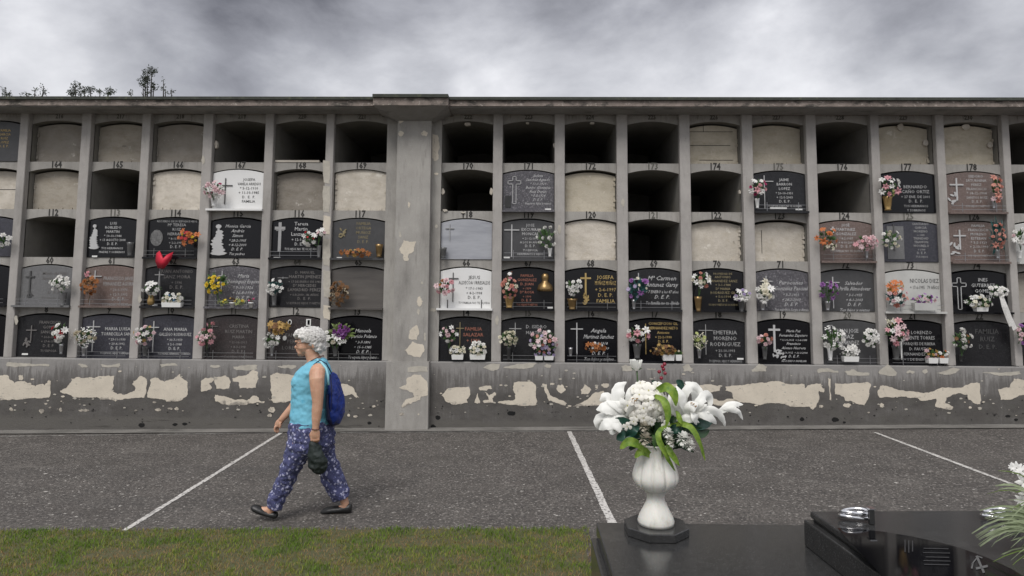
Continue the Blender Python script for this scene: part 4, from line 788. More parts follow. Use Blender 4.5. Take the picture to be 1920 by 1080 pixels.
planter(305,341,567,576,[('rose','white',8,5.5),('rose','cream',6,5.5),('rose','blue',2,4)],'oblong white planter of white and cream flowers under number 62',fh=9,ftop=16)
planter(1712,1755,568,582,[('rose','violet',8,4.5),('rose','lpink',5,4.5)],'grey stone planter of violet and pink flowers on the ledge of number 73',fh=9,ftop=16,m_=m_st['greywhite'])
planter(1828,1851,576,584,[('rose','cream',4,4)],'small white bowl on the ledge of number 74',fh=4,ftop=5)
for u,lb,c_ in [(435,'small white pot, left of the two on the ledge of number 63','gold'),(470,'small white pot with reddish plant, right one on the ledge of number 63','magenta')]:
    p,q=W(u,567,-.05),W(u,577,-.05); root=empty('flower_pot',(p.x,-.04,q.z),lb,'flower pot','small pots on the ledge'); m=MB(); h=p.z-q.z
    m.lathe((p.x,-.04,q.z),[(.022,0),(.03,h*.8),(.035,h*.8),(.035,h),(.028,h)],14); m.build('pot',m_whitep,root,True)
    bouquet(u,562,6,4,[('daisy',c_,2,3)],'d',None,y=-.04,parent=root,nl=14)
for u,lb in [(418,'low yellow-green plant on the ledge of number 63, left of the white pots'),(449,'low yellow-green plant on the ledge of number 63, between the white pots')]:
    B(u,566,9,5,[('gyp','lime',6,4),('daisy','yellow',2,3)],'l',lb,y=-.05,nl=26,name='ledge_plant',cat='plant')
# jar, ribbon, heart
p,q=W(283,552,-.04),W(283,572,-.04); m=MB(); m.lathe((p.x,-.03,q.z),[(.03,0),(.042,.02),(.045,.06),(.03,.11),(.036,p.z-q.z)],14); o=m.build('flower_jar',m_x['goldv'],None,True); tag(o,'squat gold jar holding white flowers, foot of the plaque numbered 62','jar')
m=MB(); a=[W(1879,556,-.12),W(1886,575,-.13),W(1893,595,-.12),W(1903,618,-.11)]; m.blade(a,[.018,.026,.03,.034],nrm=(0.2,-1,0),cup=.15); a=[W(1876,556,-.13),W(1882,575,-.145),W(1888,592,-.135),W(1896,612,-.13)]; m.blade(a,[.012,.02,.02,.02],nrm=(-.3,-1,0),cup=-.15)
o=m.build('ribbon',fmat['white']); sm=o.modifiers.new('s','SOLIDIFY'); sm.thickness=.002; tag(o,'long white ribbon hanging down from the flowers of number 74','ribbon')
root=empty('heart_ornament',W(300,560,-.10),'bright red winged heart on a thin stick in front of number 62','heart ornament')
H=[(293,475),(299,470),(304,478),(306,484),(312,478),(325,472),(321,486),(314,496),(307,504),(296,503),(291,490)]
m=MB(); vs=[W(u,v,-.12) for u,v in H]; c=W(305,488,-.16); c2=W(305,488,-.09); n=len(vs)
m.add(vs+[c,c2],[(i,(i+1)%n,n) for i in range(n)]+[((i+1)%n,i,n+1) for i in range(n)])
m_heart=mat('red_fabric',(.62,.02,.05),.55,.2,8); m.build('heart',m_heart,root,True)
m=MB(); m.tube([W(300,503,-.12),W(300,562,-.09)],.003,5); m.build('stick',m_met,root)
# ------------------------------------------------------------ lawn
import numpy as np
gy=(G(100,994).y+G(1000,992).y)/2
m_soil=mat('lawn_soil',(.10,.085,.045),.95,.4,14,c2=(.06,.075,.025),bump=.8)
mb=MB(); gq(-9,.42,-7.4,gy-.02,.006,nx=4); tag(mb.build('lawn_soil',m_soil),kind='structure')
rs=np.random.RandomState(5); nb=170000
bx=rs.uniform(-6.2,.47,nb); by=rs.uniform(-6.9,gy+.03,nb)
keep=np.ones(nb,bool)
hh=rs.uniform(.010,.030,nb)
edge=np.array([noise.noise(Vector((x*7,0,1)))*.035 for x in bx]); keep&=by<gy+edge-.0
pt=np.array([noise.noise(Vector((x*3.5,y*5,3)))+.5*noise.noise(Vector((x*14,y*14,8))) for x,y in zip(bx,by)])
keep&=(rs.rand(nb)<np.clip(.95-.9*np.clip(pt-.05,0,1)*1.2,.45,1))
keep&=(bx<.36)|(rs.rand(nb)<.3)|(by>-5.35)
bx,by,hh,pt=bx[keep],by[keep],hh[keep],pt[keep]; nb=len(bx)
hh*=np.clip(1-.5*pt,.5,1.4)
an=rs.uniform(0,2*math.pi,nb); wd=rs.uniform(.0012,.0030,nb); lean=rs.uniform(.2,1.0,nb)*hh; la=rs.uniform(0,2*math.pi,nb)
zg=GS*bx+GC+.004
v=np.zeros((nb,5,3)); ca,sa=np.cos(an)*wd,np.sin(an)*wd; lx,ly=np.cos(la)*lean,np.sin(la)*lean
v[:,0]=np.stack([bx-ca,by-sa,zg],1); v[:,1]=np.stack([bx+ca,by+sa,zg],1)
v[:,2]=np.stack([bx+ca*.8+lx*.35,by+sa*.8+ly*.35,zg+hh*.6],1); v[:,3]=np.stack([bx-ca*.8+lx*.35,by-sa*.8+ly*.35,zg+hh*.6],1)
v[:,4]=np.stack([bx+lx,by+ly,zg+hh*.95],1)
me=bpy.data.meshes.new('grass'); me.vertices.add(nb*5); me.vertices.foreach_set('co',v.reshape(-1))
idx=np.arange(nb)[:,None]*5; lp=np.concatenate([idx+[0,1,2,3],idx+[3,2,4]],1).reshape(-1)
me.loops.add(nb*7); me.loops.foreach_set('vertex_index',lp.astype(np.int32))
me.polygons.add(nb*2); ls=np.stack([np.arange(nb)*7,np.arange(nb)*7+4],1).reshape(-1); me.polygons.foreach_set('loop_start',ls.astype(np.int32))
at=me.attributes.new('tone','FLOAT','POINT'); tone=np.repeat(np.clip(.42+.25*np.clip((gy-by)/.7,0,1)+.95*pt+rs.normal(0,.22,nb),0,1),5); at.data.foreach_set('value',tone.astype(np.float32))
me.update(); me.validate()
m_gr=bpy.data.materials.new('grass_blades'); m_gr.use_nodes=True; nt=m_gr.node_tree; N=nt.nodes; L=nt.links
at_=N.new('ShaderNodeAttribute'); at_.attribute_name='tone'; cr=N.new('ShaderNodeValToRGB'); e=cr.color_ramp.elements
e[0].position=.1; e[0].color=(.12,.20,.028,1); e[1].position=.95; e[1].color=(.30,.20,.10,1); x=e.new(.45); x.color=(.20,.26,.045,1); x=e.new(.7); x.color=(.27,.25,.07,1)
L.new(at_.outputs['Fac'],cr.inputs['Fac']); b=N['Principled BSDF']; L.new(cr.outputs['Color'],b.inputs['Base Color']); b.inputs['Roughness'].default_value=.8; b.inputs['Specular IOR Level'].default_value=.2
tr=N.new('ShaderNodeBsdfTranslucent'); L.new(cr.outputs['Color'],tr.inputs['Color']); ms=N.new('ShaderNodeMixShader'); ms.inputs[0].default_value=.25; L.new(b.outputs[0],ms.inputs[1]); L.new(tr.outputs[0],ms.inputs[2]); L.new(ms.outputs[0],N['Material Output'].inputs['Surface'])
o=link('grass',me,None,m_gr); tag(o,kind='stuff')
# pebbles and bits on the asphalt
mb=MB()
for i in range(900):
    u,v_=random.uniform(-30,1950),818+160*random.random()**.8
    p=G(u,v_); 
    if p.y<gy+.03: continue
    s=random.uniform(.003,.010)*(1.6 if random.random()<.06 else 1); z=gz(p.x); a=random.uniform(0,3)
    c,sn=math.cos(a)*s,math.sin(a)*s
    mb.add([(p.x-c*1.6,p.y-sn,z),(p.x+sn,p.y-c,z),(p.x+c*1.6,p.y+sn,z),(p.x-sn,p.y+c,z),(p.x,p.y,z+s*.35)],[(0,1,4),(1,2,4),(2,3,4),(3,0,4)])
m_peb=mat('pale_grit',(.40,.38,.35),.9,.5,6); tag(mb.build('asphalt_grit',m_peb),kind='stuff')
# ------------------------------------------------------------ black tombs
m_tomb=mat('tomb_granite',(.034,.034,.034),.20,.3,30,spec=.5,speck=(150,.60,(.07,.07,.07)),bump=.012,bscale=9)
m_tombh=mat('tomb_reflection_paint',(.004,.004,.005),.05,.2,20,spec=.17)  # near-black, low specular: a dark reflection put into the colour
grime(m_tomb,[((.10,.098,.092),4,(1,1,1),.56,.2,.35,None,None),((.16,.155,.15),70,(1,1,1),.66,.03,.5,None,None)])
yb=-5.02
A0=W(1118,979,yb); z1=A0.z
def onz(u,v,z):
    d=ray(u,v); t=(z-CAM.z)/d.z; return CAM+d*t
def fbox(mbx,O,ex,ey,x0,x1,y0,y1,z0,z1_,mi=0):
    P=[O+ex*x+ey*y+Vector((0,0,z)) for x in (x0,x1) for y in (y0,y1) for z in (z0,z1_)]
    mbx.add([tuple(p) for p in P],[(0,1,3,2),(4,6,7,5),(0,4,5,1),(2,3,7,6),(0,2,6,4),(1,5,7,3)],mi)
ex=Vector((1,0,0)); ey=Vector((0,-1,0))
tomb=empty('granite_tomb',(A0.x+.6,yb-.5,gz(.5)),'wide flat black granite tomb carrying the white urn','tomb')
def bev(o,w=.006,s=2):
    b_=o.modifiers.new('b','BEVEL'); b_.width=w; b_.segments=s; b_.limit_method='ANGLE'; return o
m=MB(); fbox(m,A0,ex,ey,0,3.2,0,2.3,-.07,0); bev(m.build('cover_slab',m_tomb,tomb))
m=MB(); fbox(m,A0,ex,ey,-.03,3.25,.02,2.35,gz(0)-z1-.1,-.072); bev(m.build('tomb_base',m_tomb,tomb))
C2=onz(1508,1023,z1); y2=C2.y
ztop_pl=W(1508,974,y2).z; r2=-.05
e2y=Vector((.052,-1,0)).normalized(); e2x=Vector((1,.052,0)).normalized()
tomb2=empty('raised_tomb',(C2.x+.5,y2-.5,z1),'raised polished black tomb with chrome handles, lower right corner','tomb')
T2=W(1518,958,y2-.012); zt2=T2.z
hpl=ztop_pl-z1
m=MB(); fbox(m,Vector((C2.x,C2.y,z1)),e2x,e2y,0,2.4,0,2.2,.001,hpl); bev(m.build('plinth',m_tomb,tomb2))
O2=Vector((T2.x,T2.y,z1)); h2=zt2-z1
m=MB(); fbox(m,O2,e2x,e2y,.012,2.4,.012,2.2,hpl+.001,hpl+.012); m.build('joint',m_x['dk'],tomb2)
m=MB(); fbox(m,O2,e2x,e2y,0,2.4,0,2.2,hpl+.013,h2); bev(m.build('top_slab',m_tomb,tomb2),.008)
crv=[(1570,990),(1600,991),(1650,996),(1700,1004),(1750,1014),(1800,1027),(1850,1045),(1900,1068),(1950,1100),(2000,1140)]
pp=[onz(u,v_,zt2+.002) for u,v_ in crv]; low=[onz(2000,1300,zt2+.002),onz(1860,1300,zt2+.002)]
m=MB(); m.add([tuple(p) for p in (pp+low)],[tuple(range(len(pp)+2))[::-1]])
o=m.build('painted_reflection',m_tombh,tomb2)  # dark mirrored area of the slab top, painted as a flat sheet
def onpoly(pxs,nm,mt,zo=.004):
    m=MB(); 
    for q in pxs: 
        vs=[onz(u,v_,zt2+zo) for u,v_ in q]; m.add([tuple(p) for p in vs],[tuple(range(len(vs)))])
    return m.build(nm,mt,tomb2)
def bar(u0,v0,u1,v1,w): 
    dx,dy=u1-u0,v1-v0; l=math.hypot(dx,dy); nx,ny=-dy/l*w,dx/l*w; return [(u0+nx,v0+ny),(u1+nx,v1+ny),(u1-nx,v1-ny),(u0-nx,v0-ny)]
m_refl=mat('reflection_silver_paint',(.10,.10,.098),.5,.3,60)  # pale tone for the mirrored cross painted on the slab
onpoly([bar(1831,1042,1845,1074,2.2),bar(1830,1066,1852,1061,2.2),bar(1822,1058,1834,1043,1.2),bar(1834,1043,1842,1046,1.2),bar(1824,1056,1822,1066,1.5)],'painted_reflection_cross',m_refl)
m_refl2=mat('reflection_dull_paint',(.022,.022,.023),.5,.3,60)  # faint tone for the mirrored lettering and stems, also painted on
onpoly([bar(1732+random.uniform(-4,4),v_,1782+random.uniform(-8,2),v_+1,.8) for v_ in (1028,1036,1044,1051,1058)],'painted_reflection_lettering',m_refl2)
onpoly([bar(1697,1012,1697,1035,1),bar(1704,1013,1704,1036,1),bar(1711,1014,1711,1034,1)],'painted_reflection_stems',m_refl2)
# chrome handles
m_chr=mat('chrome',(.75,.75,.76),.12,.05,metal=1)
def handle(u,v_,lab,s=1.0):
    c=onz(u,v_+14,zt2); k=(W(u+10,v_,c.y)-W(u,v_,c.y)).length/10
    rt=empty('tomb_handle',(c.x,c.y,zt2),lab,'handle','chrome handles on the raised tomb')
    m=MB(); R1=28*k
    for j,(zz_,rr) in enumerate([(.022,1.0),(.040,.88)]):
        pts=[(c.x+R1*rr*math.cos(t*math.pi/12)-.01,c.y+.03+R1*.55*rr*math.sin(t*math.pi/12),zt2+zz_+.004*math.sin(t*math.pi/6)) for t in range(25)]
        m.tube(pts,.008,8,False)
    m.build('ring',m_chr,rt,True)
    m=MB(); m.box(c.x+.030,c.x+.052,c.y-.03,c.y-.008,zt2+.001,zt2+.066); o=bev(m.build('post',m_dkmet,rt),.003)
    m=MB(); m.box(c.x+.026,c.x+.056,c.y-.034,c.y+.0,zt2+.067,zt2+.072); m.build('post_cap',m_chr,rt)
handle(1613,966,'chrome ring handle with dark post, left end of the raised tomb')
handle(1883,966,'chrome handle partly behind green fronds, right side of the raised tomb')
# ------------------------------------------------------------ urn
yu=onz(1229,998,z1).y
kU=(W(1239,900,yu)-W(1229,900,yu)).length/10
uc=W(1229,900,yu).x
oct_=empty('urn_plinth',(uc,yu,z1),'black octagonal granite block under the white urn','stone block')
m=MB(); ro=61*kU; hb=.042
P=[(uc+ro*math.cos(math.pi/8+i*math.pi/4),yu+ro*math.sin(math.pi/8+i*math.pi/4)) for i in range(8)]
m.add([(x,y,z1+.001) for x,y in P]+[(x,y,z1+hb) for x,y in P],[tuple(range(7,-1,-1)),tuple(range(8,16))]+[(i,(i+1)%8,(i+1)%8+8,i+8) for i in range(8)])
o=bev(m.build('block',m_tomb,oct_),.004)
m_urn=grime(mat('urn_white',(.70,.69,.64),.42,.08,6,bump=.1,bscale=30,sss=.1),[((.36,.35,.27),12,(1,1,.3),.52,.15,.55,None,None),((.3,.28,.24),60,(1,1,1),.70,.04,.6,None,None)])
zb0=z1+hb+.001; kz=kU; vb=993
prof=[(33,993),(34,987),(31,978),(24,965),(17.5,952),(16,945),(17,938),(20,936),(20,932),(26,930),(35,924),(41,914),(42,905),(39,893),(34,880),(31,868),(31,856),(33,849),(35,846),(33,845),(30,849),(28,862)]
zt=W(1229,993,yu-33*kU).z
def lob(z,a):
    t=(z)/ (145*kz); return .085*(.25-(1-abs(math.sin(a*5)))**2.5)*1.3*max(0,min(1,(t-.38)*6))*1.0 - .0
m=MB(); m.lathe((uc,yu,zb0),[(r*kU,(993-v_)*kz) for r,v_ in prof],120,0,lob)
urn=empty('urn',(uc,yu,zb0),'white fluted pedestal urn holding the lilies, on black octagonal block','urn'); m.build('urn_body',m_urn,urn,True)
for a in (math.pi*1.2,math.pi*1.75,math.pi*.2,math.pi*.8):
    m=MB(); cx,cy=uc+34*kU*math.cos(a),yu+34*kU*math.sin(a)
    pts=[(cx+.010*math.cos(t)*(1-t/9),cy,zb0+(993-849)*kz+.010*math.sin(t)*(1-t/9)) for t in [i*.5 for i in range(12)]]
    m.tube(pts,[.006-.0003*i for i in range(12)],8); m.build('scroll',m_urn,urn,True)
# ------------------------------------------------------------ big arrangement
def P3(u,v_,d=0): return W(u,v_,yu+d)
arr=empty('lily_arrangement',P3(1229,850),'large arrangement of white lilies, hydrangea and green leaves in the white urn','flowers')
m_pet=mat('lily_petal',(.90,.90,.86),.5,.05,25,trans=.22); m_hyd=mat('hydrangea_petal',(.89,.87,.80),.6,.10,40,trans=.2); m_lime=mat('bright_leaf',(.34,.47,.07),.5,.35,20,c2=(.05,.15,.012),trans=.25,bump=.5,bscale=45); m_dleaf=mat('dark_leaf',(.02,.055,.02),.45,.5,30,trans=.1); m_ldull=mat('cream_mum',(.55,.51,.42),.7,.25,60,trans=.2)
m_teal=mat('teal_leaf',(.018,.07,.05),.4,.4,30,trans=.15)
def sm(pts,n=4):
    o=[]; 
    for i in range(len(pts)-1):
        p0=Vector(pts[max(i-1,0)]);p1=Vector(pts[i]);p2=Vector(pts[i+1]);p3=Vector(pts[min(i+2,len(pts)-1)])
        for k in range(n):
            t=k/n; o.append(.5*((2*p1)+(-p0+p2)*t+(2*p0-5*p1+4*p2-p3)*t*t+(-p0+3*p1-3*p2+p3)*t**3))
    o.append(Vector(pts[-1])); return o
def petal(name,pts,w,mt,tip=.03,cup=-.22,base=.35,nrm=(0,-1,.25),peak=.5,ruf=.0):
    nrm=tuple(Vector(nrm)+Vector((random.uniform(-.5,.5),0,random.uniform(-.3,.5))))
    q=sm([tuple(P3(*p)) for p in pts],5); n=len(q); ws=[]
    for i in range(n):
        t=i/(n-1)
        s_=base+(1-base)*math.sin(min(1,t/peak)*math.pi/2) if t<peak else tip+(1-tip)*(1-((t-peak)/(1-peak))**1.7)
        ws.append(max(.0004,w*kU*s_*(1+ruf*math.sin(i*2.3))))
    m=MB(); m.blade(q,ws,nrm=nrm,cup=cup,nc=9)
    sd_=random.uniform(0,50); m.v=[(a+.004*noise.noise(Vector((a*30+sd_,b*30,c_*30)))+.0015*noise.noise(Vector((a*110,b*110,c_*110+sd_))),b+.007*noise.noise(Vector((a*35,b*35,c_*35+sd_))),c_+.004*noise.noise(Vector((a*30,b*30+sd_,c_*30)))) for a,b,c_ in m.v]
    o=m.build(name,mt,arr,True); return o
for pts,w in [([(1180,782,0),(1160,752,-.03),(1160,728,-.02),(1174,715,.0)],13),([(1182,780,-.01),(1182,750,-.05),(1190,728,-.04),(1196,720,-.02)],12),
  ([(1178,785,0),(1155,768,-.05),(1133,764,-.06),(1118,768,-.04)],13),([(1172,775,.02),(1150,752,0),(1136,744,.0),(1124,752,.01)],12),([(1170,785,-.03),(1150,790,-.07),(1133,797,-.07),(1122,806,-.04)],12),
  ([(1168,782,-.03),(1157,798,-.08),(1150,806,-.08),(1156,810,-.06)],12),([(1150,775,.0),(1128,782,-.02),(1122,795,-.02),(1128,806,.0)],10),([(1176,780,-.04),(1188,762,-.09),(1196,750,-.09),(1200,740,-.07)],9)]:
    petal('lily_petal',pts,w,m_pet,ruf=.05)
for pts,w in [([(1290,785,0),(1272,758,-.04),(1266,738,-.05),(1258,728,-.02)],10),([(1290,780,.02),(1282,745,-.02),(1296,724,-.03),(1312,733,-.02),(1318,752,-.03)],9),([(1292,780,-.02),(1284,760,-.09),(1278,740,-.10),(1268,722,-.07)],10),
  ([(1296,778,-.03),(1308,758,-.08),(1322,742,-.07),(1331,748,-.04),(1330,768,-.04)],10),([(1292,774,-.03),(1318,778,-.08),(1338,788,-.07),(1344,796,-.05)],7),([(1300,770,-.02),(1330,768,-.06),(1350,780,-.05),(1359,800,-.03)],8),
  ([(1296,768,-.06),(1302,776,-.10),(1305,788,-.10),(1306,797,-.08)],8),([(1285,780,-.05),(1290,768,-.10),(1300,760,-.11),(1310,756,-.09)],10),([(1280,785,0),(1262,768,-.03),(1256,752,-.03),(1254,740,0)],8),([(1300,765,.04),(1305,740,.03),(1296,722,.03),(1284,716,.04)],9),([(1268,790,-.04),(1284,784,-.08),(1298,786,-.08),(1312,792,-.06)],8)]:
    petal('lily_petal',pts,w,m_pet,ruf=.04)
for i in range(9):
    a=random.uniform(1.7,4.3); l=random.uniform(30,44); petal('lily_petal',[(1176,780,0),(1176+l*.5*math.cos(a),780-l*.5*math.sin(a)-4,-.05),(1172+l*math.cos(a)*1.15,780-l*math.sin(a),random.uniform(-.09,.03))],random.uniform(7,10),m_pet)
for i in range(8):
    a=random.uniform(-.5,2.3); l=random.uniform(24,40); petal('lily_petal',[(1290,778,0),(1290+l*.5*math.cos(a),778-l*.5*math.sin(a)-4,-.05),(1290+l*math.cos(a)*1.1,776-l*math.sin(a),random.uniform(-.1,.03))],random.uniform(5.5,8),m_pet)
for pts,w in [([(1342,776,0),(1360,766,-.02),(1378,758,-.02),(1393,758,0)],7),([(1348,776,0),(1368,768,-.03),(1384,772,-.03),(1393,788,0)],5.5),([(1344,774,.02),(1362,760,.02),(1378,756,.02),(1386,764,.02)],5)]:
    petal('lily_petal',pts,w,m_pet)
m=MB(); m.tube([P3(1300,800,.02),P3(1325,788,.01),P3(1346,775,0)],.004,6); m.tube([P3(1198,760,.0),P3(1196,720,0),P3(1194,692,0)],.004,6); m.tube([P3(1236,760,.02),P3(1238,728,.02),P3(1243,690,.02)],.0018,5)
m.build('stem',m_leaf,arr,True)
# stamens
m_st2=mat('stamen',(.30,.16,.04),.6,.2)
m=MB()
for (u,v_) in [(1186,748),(1190,752),(1194,748),(1300,758),(1304,762),(1296,756)]:
    m.tube([P3(u-3,v_+12,-.06),P3(u,v_,-.115)],.0013,5); m.tube([P3(u-1.5,v_,-.116),P3(u+2.5,v_-1,-.118)],.0026,6)
m.build('stamen',m_st2,arr,True)
# hydrangea florets
rq=random.Random(11)
flo=MB(); f=Vector((0,-1,0))
m_eyec=mat('floret_eye',(.45,.42,.12),.6,.2)
for k in range(4):
    a=k*math.pi/2; d=Vector((math.cos(a),0,math.sin(a))); flo.blade([d*.05,d*.45+f*.12,d*.85+f*.05,d*1.0-f*.05],[.12,.42,.42,.14],nrm=f,cup=-.12,nc=5)
flo.add([(.12*math.cos(i),-.16,.12*math.sin(i)) for i in range(6)],[(5,4,3,2,1,0)],1)
fme=bpy.data.meshes.new('floret'); fme.from_pydata(flo.v,[],flo.f); fme.materials.append(m_hyd); fme.materials.append(m_eyec); fme.polygons.foreach_set('material_index',flo.m); fme.shade_smooth()
def place(me,name,loc,dirv,sc,par=arr,rot=0):
    o=bpy.data.objects.new(name,me); COL.objects.link(o); o.parent=par
    o.matrix_basis=Matrix.Translation(Vector(loc)-par.location)@Vector((0,-1,0)).rotation_difference(Vector(dirv).normalized()).to_matrix().to_4x4()@Matrix.Rotation(rot,4,'Y')@Matrix.Scale(sc,4); return o
cc=P3(1212,756,-.02); cnt=0; hr=random.Random(8)
for i in range(150):
    z=hr.uniform(-1,1); rr=math.sqrt(1-z*z); a=hr.uniform(3.0,6.4)
    d=Vector((rr*math.cos(a),rr*math.sin(a),z))
    if d.y>.25 or (d.z<-.75): continue
    p=cc+Vector((d.x*37*kU,d.y*.085,d.z*36*kU))*rq.uniform(.80,1.16)
    if cnt<78: place(fme,'floret',p,d+Vector((rq.uniform(-.6,.6),-.4,rq.uniform(-.5,.6))),11*kU*rq.uniform(.7,1.15),rot=rq.uniform(0,3)); cnt+=1
for u,v_ in [(1188,790),(1222,791),(1176,800),(1248,796)]: place(fme,'floret',P3(u,v_,-.09),(rq.uniform(-.3,.3),-1,-.2),9*kU,rot=rq.uniform(0,3))
# rose bud and berries, mums
m=MB(); c=P3(1193,684,0)
for i in range(9):
    a=i*2.1; d=Vector((math.cos(a),math.sin(a),0)); rr=(.4+.06*i)*11*kU
    m.blade([c+d*rr*.4-Vector((0,0,11*kU)),c+d*rr*1.1-Vector((0,0,2*kU)),c+d*rr*.95+Vector((0,0,9*kU))+d*.002*i],[rr*.5,rr*1.0,rr*.75],nrm=tuple(d),cup=-.35,nc=5)
m.build('rose_bud',m_pet,arr,True)
m=MB()
for i in range(5):
    a=i*1.256; d=Vector((math.cos(a),math.sin(a)*.6,0)); m.blade([c-Vector((0,0,11*kU)),c+d*7*kU-Vector((0,0,8*kU)),c+d*12*kU-Vector((0,0,6*kU))],[.004,.005,.0005],nrm=(0,-.6,1),cup=.2)
m.build('calyx',m_leaf,arr)
m_berry=mat('berry_red',(.22,.012,.03),.3,.2)
bm=bmesh.new(); bmesh.ops.create_icosphere(bm,subdivisions=2,radius=1); bme=bpy.data.meshes.new('berry'); bm.to_mesh(bme); bm.free(); bme.materials.append(m_berry); bme.shade_smooth()
for u,v_ in [(1246,683),(1244,692),(1236,697),(1247,700),(1240,709),(1242,687)]: place(bme,'berry',P3(u,v_,.01),(0,-1,0),3.6*kU)
for q,(u,v_,r_,mt) in enumerate([(1210,823,14,m_ldull),(1281,823,15,m_pet),(1294,835,11,m_pet),(1252,812,11,m_pet),(1208,800,11,m_ldull),(1256,826,9,m_hyd)]):
    me=rosette('pom',random.Random(q)); me.materials.append(mt); place(me,'chrysanthemum',P3(u,v_,-.14),(0,-1,.1),r_*kU)
for pts,w,mt in [([(1228,734,-.06),(1248,726,-.11),(1263,738,-.13),(1268,762,-.12)],9,m_lime),([(1222,742,-.08),(1243,750,-.12),(1252,775,-.13),(1250,800,-.12)],7,m_lime),
  ([(1258,796,-.05),(1288,797,-.10),(1308,822,-.11),(1322,864,-.08)],6,m_lime),([(1258,797,-.08),(1238,806,-.12),(1236,825,-.14),(1250,855,-.14),(1266,884,-.10)],5.5,m_lime),([(1250,835,-.1),(1258,850,-.12),(1274,874,-.11)],6,m_lime),
  ([(1215,850,-.06),(1192,832,-.10),(1176,830,-.10),(1162,842,-.08)],9,m_lime),([(1225,858,-.06),(1205,846,-.10),(1190,858,-.09)],8,m_lime),([(1235,858,-.06),(1246,845,-.1),(1262,856,-.1)],7,m_lime),([(1268,770,-.08),(1274,785,-.1),(1280,798,-.09)],5,m_lime),
  ([(1205,805,0),(1178,796,-.06),(1160,792,-.06),(1142,794,-.04)],11,m_teal),([(1210,818,0),(1185,815,-.07),(1168,818,-.07),(1156,824,-.05)],11,m_teal),([(1205,790,0),(1190,800,-.08),(1180,815,-.08),(1170,834,-.06)],9,m_teal),
  ([(1280,805,.02),(1305,798,-.02),(1322,796,-.02),(1338,788,0)],11,m_teal),([(1285,800,.02),(1300,808,-.04),(1318,812,-.04),(1330,806,-.02)],9,m_dleaf),([(1236,740,.05),(1232,724,.04),(1222,714,.04)],8,m_teal),([(1268,735,.06),(1276,722,.05),(1268,712,.05)],8,m_teal),
  ([(1180,790,-.02),(1182,802,-.05),(1186,812,-.05)],9,m_leaf),([(1255,860,-.04),(1234,835,-.08),(1224,815,-.08)],10,m_leaf)]:
    petal('leaf',pts,w,mt,tip=.05,cup=.3,base=.3,peak=.5)
for i in range(22):
    a=rq.uniform(-1.0,4.14); l=rq.uniform(45,78); ax=1235+ (rq.uniform(-10,10)); dx,dy=math.cos(a)*l,-math.sin(a)*l*.55+8
    petal('leaf',[(ax+dx*.3,812+dy*.3,.0),(ax+dx*.65,806+dy*.7,rq.uniform(-.08,.02)),(ax+dx,812+dy,rq.uniform(-.06,.06))],rq.uniform(5,9),rq.choice([m_teal,m_dleaf,m_leaf]),tip=.03,cup=.35,base=.3,peak=.4)
m=MB()
for i in range(150):
    a=rq.uniform(0,6.28); q=math.sqrt(rq.random()); u=1238+62*q*math.cos(a); v_=812+38*q*math.sin(a); b0=P3(1232+(u-1232)*.35,842,.0)
    e_=P3(u,v_,rq.uniform(-.07,.06)); mid=(b0+e_)/2+Vector((0,-.015,.01)); w_=rq.uniform(.006,.014)
    m.blade([b0.lerp(mid,.6),mid,mid.lerp(e_,.5),e_],[w_*.3,w_,w_,.001],nrm=(rq.uniform(-.4,.4),-1,rq.uniform(-.2,.6)),cup=.3)
m.build('foliage',m_dleaf,arr)
# ------------------------------------------------------------ feathery plant at the right edge
yf=onz(1950,1030,zt2).y
fp=empty('feathery_plant',(W(1985,1040,yf).x,yf,zt2),'pale green feathery fronds with white blossoms at the right edge, on the raised tomb','plant')
m_fr=mat('pale_frond',(.34,.40,.24),.6,.35,20,trans=.3); m_fr2=mat('green_frond',(.16,.24,.05),.6,.35,20,trans=.3)
rf=random.Random(4); md=[MB(),MB()]
for i in range(70):
    u0,v0=1972+rf.uniform(-10,40),985+rf.uniform(-60,60); a=rf.uniform(math.pi*.72,math.pi*1.22); ln=rf.uniform(60,140); du,dv=math.cos(a)*ln,-math.sin(a)*ln*.8
    droop=rf.uniform(0,28); d0=rf.uniform(-.1,.1)
    pts=[tuple(W(u0+du*t,v0+dv*t+droop*t*t-14*math.sin(t*3.1),yf+d0-.08*t)) for t in (0,.2,.4,.6,.8,1)]
    w=rf.uniform(.0015,.004); md[i%3==0].blade(pts,[w*.6,w,w*1.1,w,w*.7,w*.2],nrm=(.2,-1,.3),cup=.3)
for (u0,v0,u1,v1) in [(1960,1010,1832,1008),(1950,1000,1826,1004),(1960,1020,1845,1002),(1960,1015,1838,1025),(1950,970,1840,960),(1950,980,1850,975),(1955,990,1860,985),(1950,940,1870,915)]:
    for j in range(4):
        o_=rf.uniform(-5,5); pts=[tuple(W(u0+(u1-u0)*t+o_,v0+(v1-v0)*t-26*math.sin(t*math.pi)*(.5 if v1<990 else 1)+o_,yf-.05-.02*j)) for t in (0,.2,.4,.6,.8,1)]
        md[0].blade(pts,[.003,.004,.004,.003,.002,.0006],nrm=(.2,-1,.3),cup=.3)
md[0].build('frond',m_fr,fp); md[1].build('frond',m_fr2,fp)
for q,(u,v_,s_) in enumerate([(1906,878,12),(1917,884,10),(1898,876,7),(1922,905,15),(1916,938,12),(1925,925,12)]):
    me=fl('lily' if q%2 else 'daisy','white'); o=place(me,'blossom',W(u,v_,yf-.04),(-.3,-1,.3),s_*kU*.85,fp,q)
m=MB(); m.lathe((fp.location.x,yf,zt2+.001),[(.05,0),(.07,.04),(.06,.10),(.075,.12)],20); m.build('pot',m_urn,fp,True)
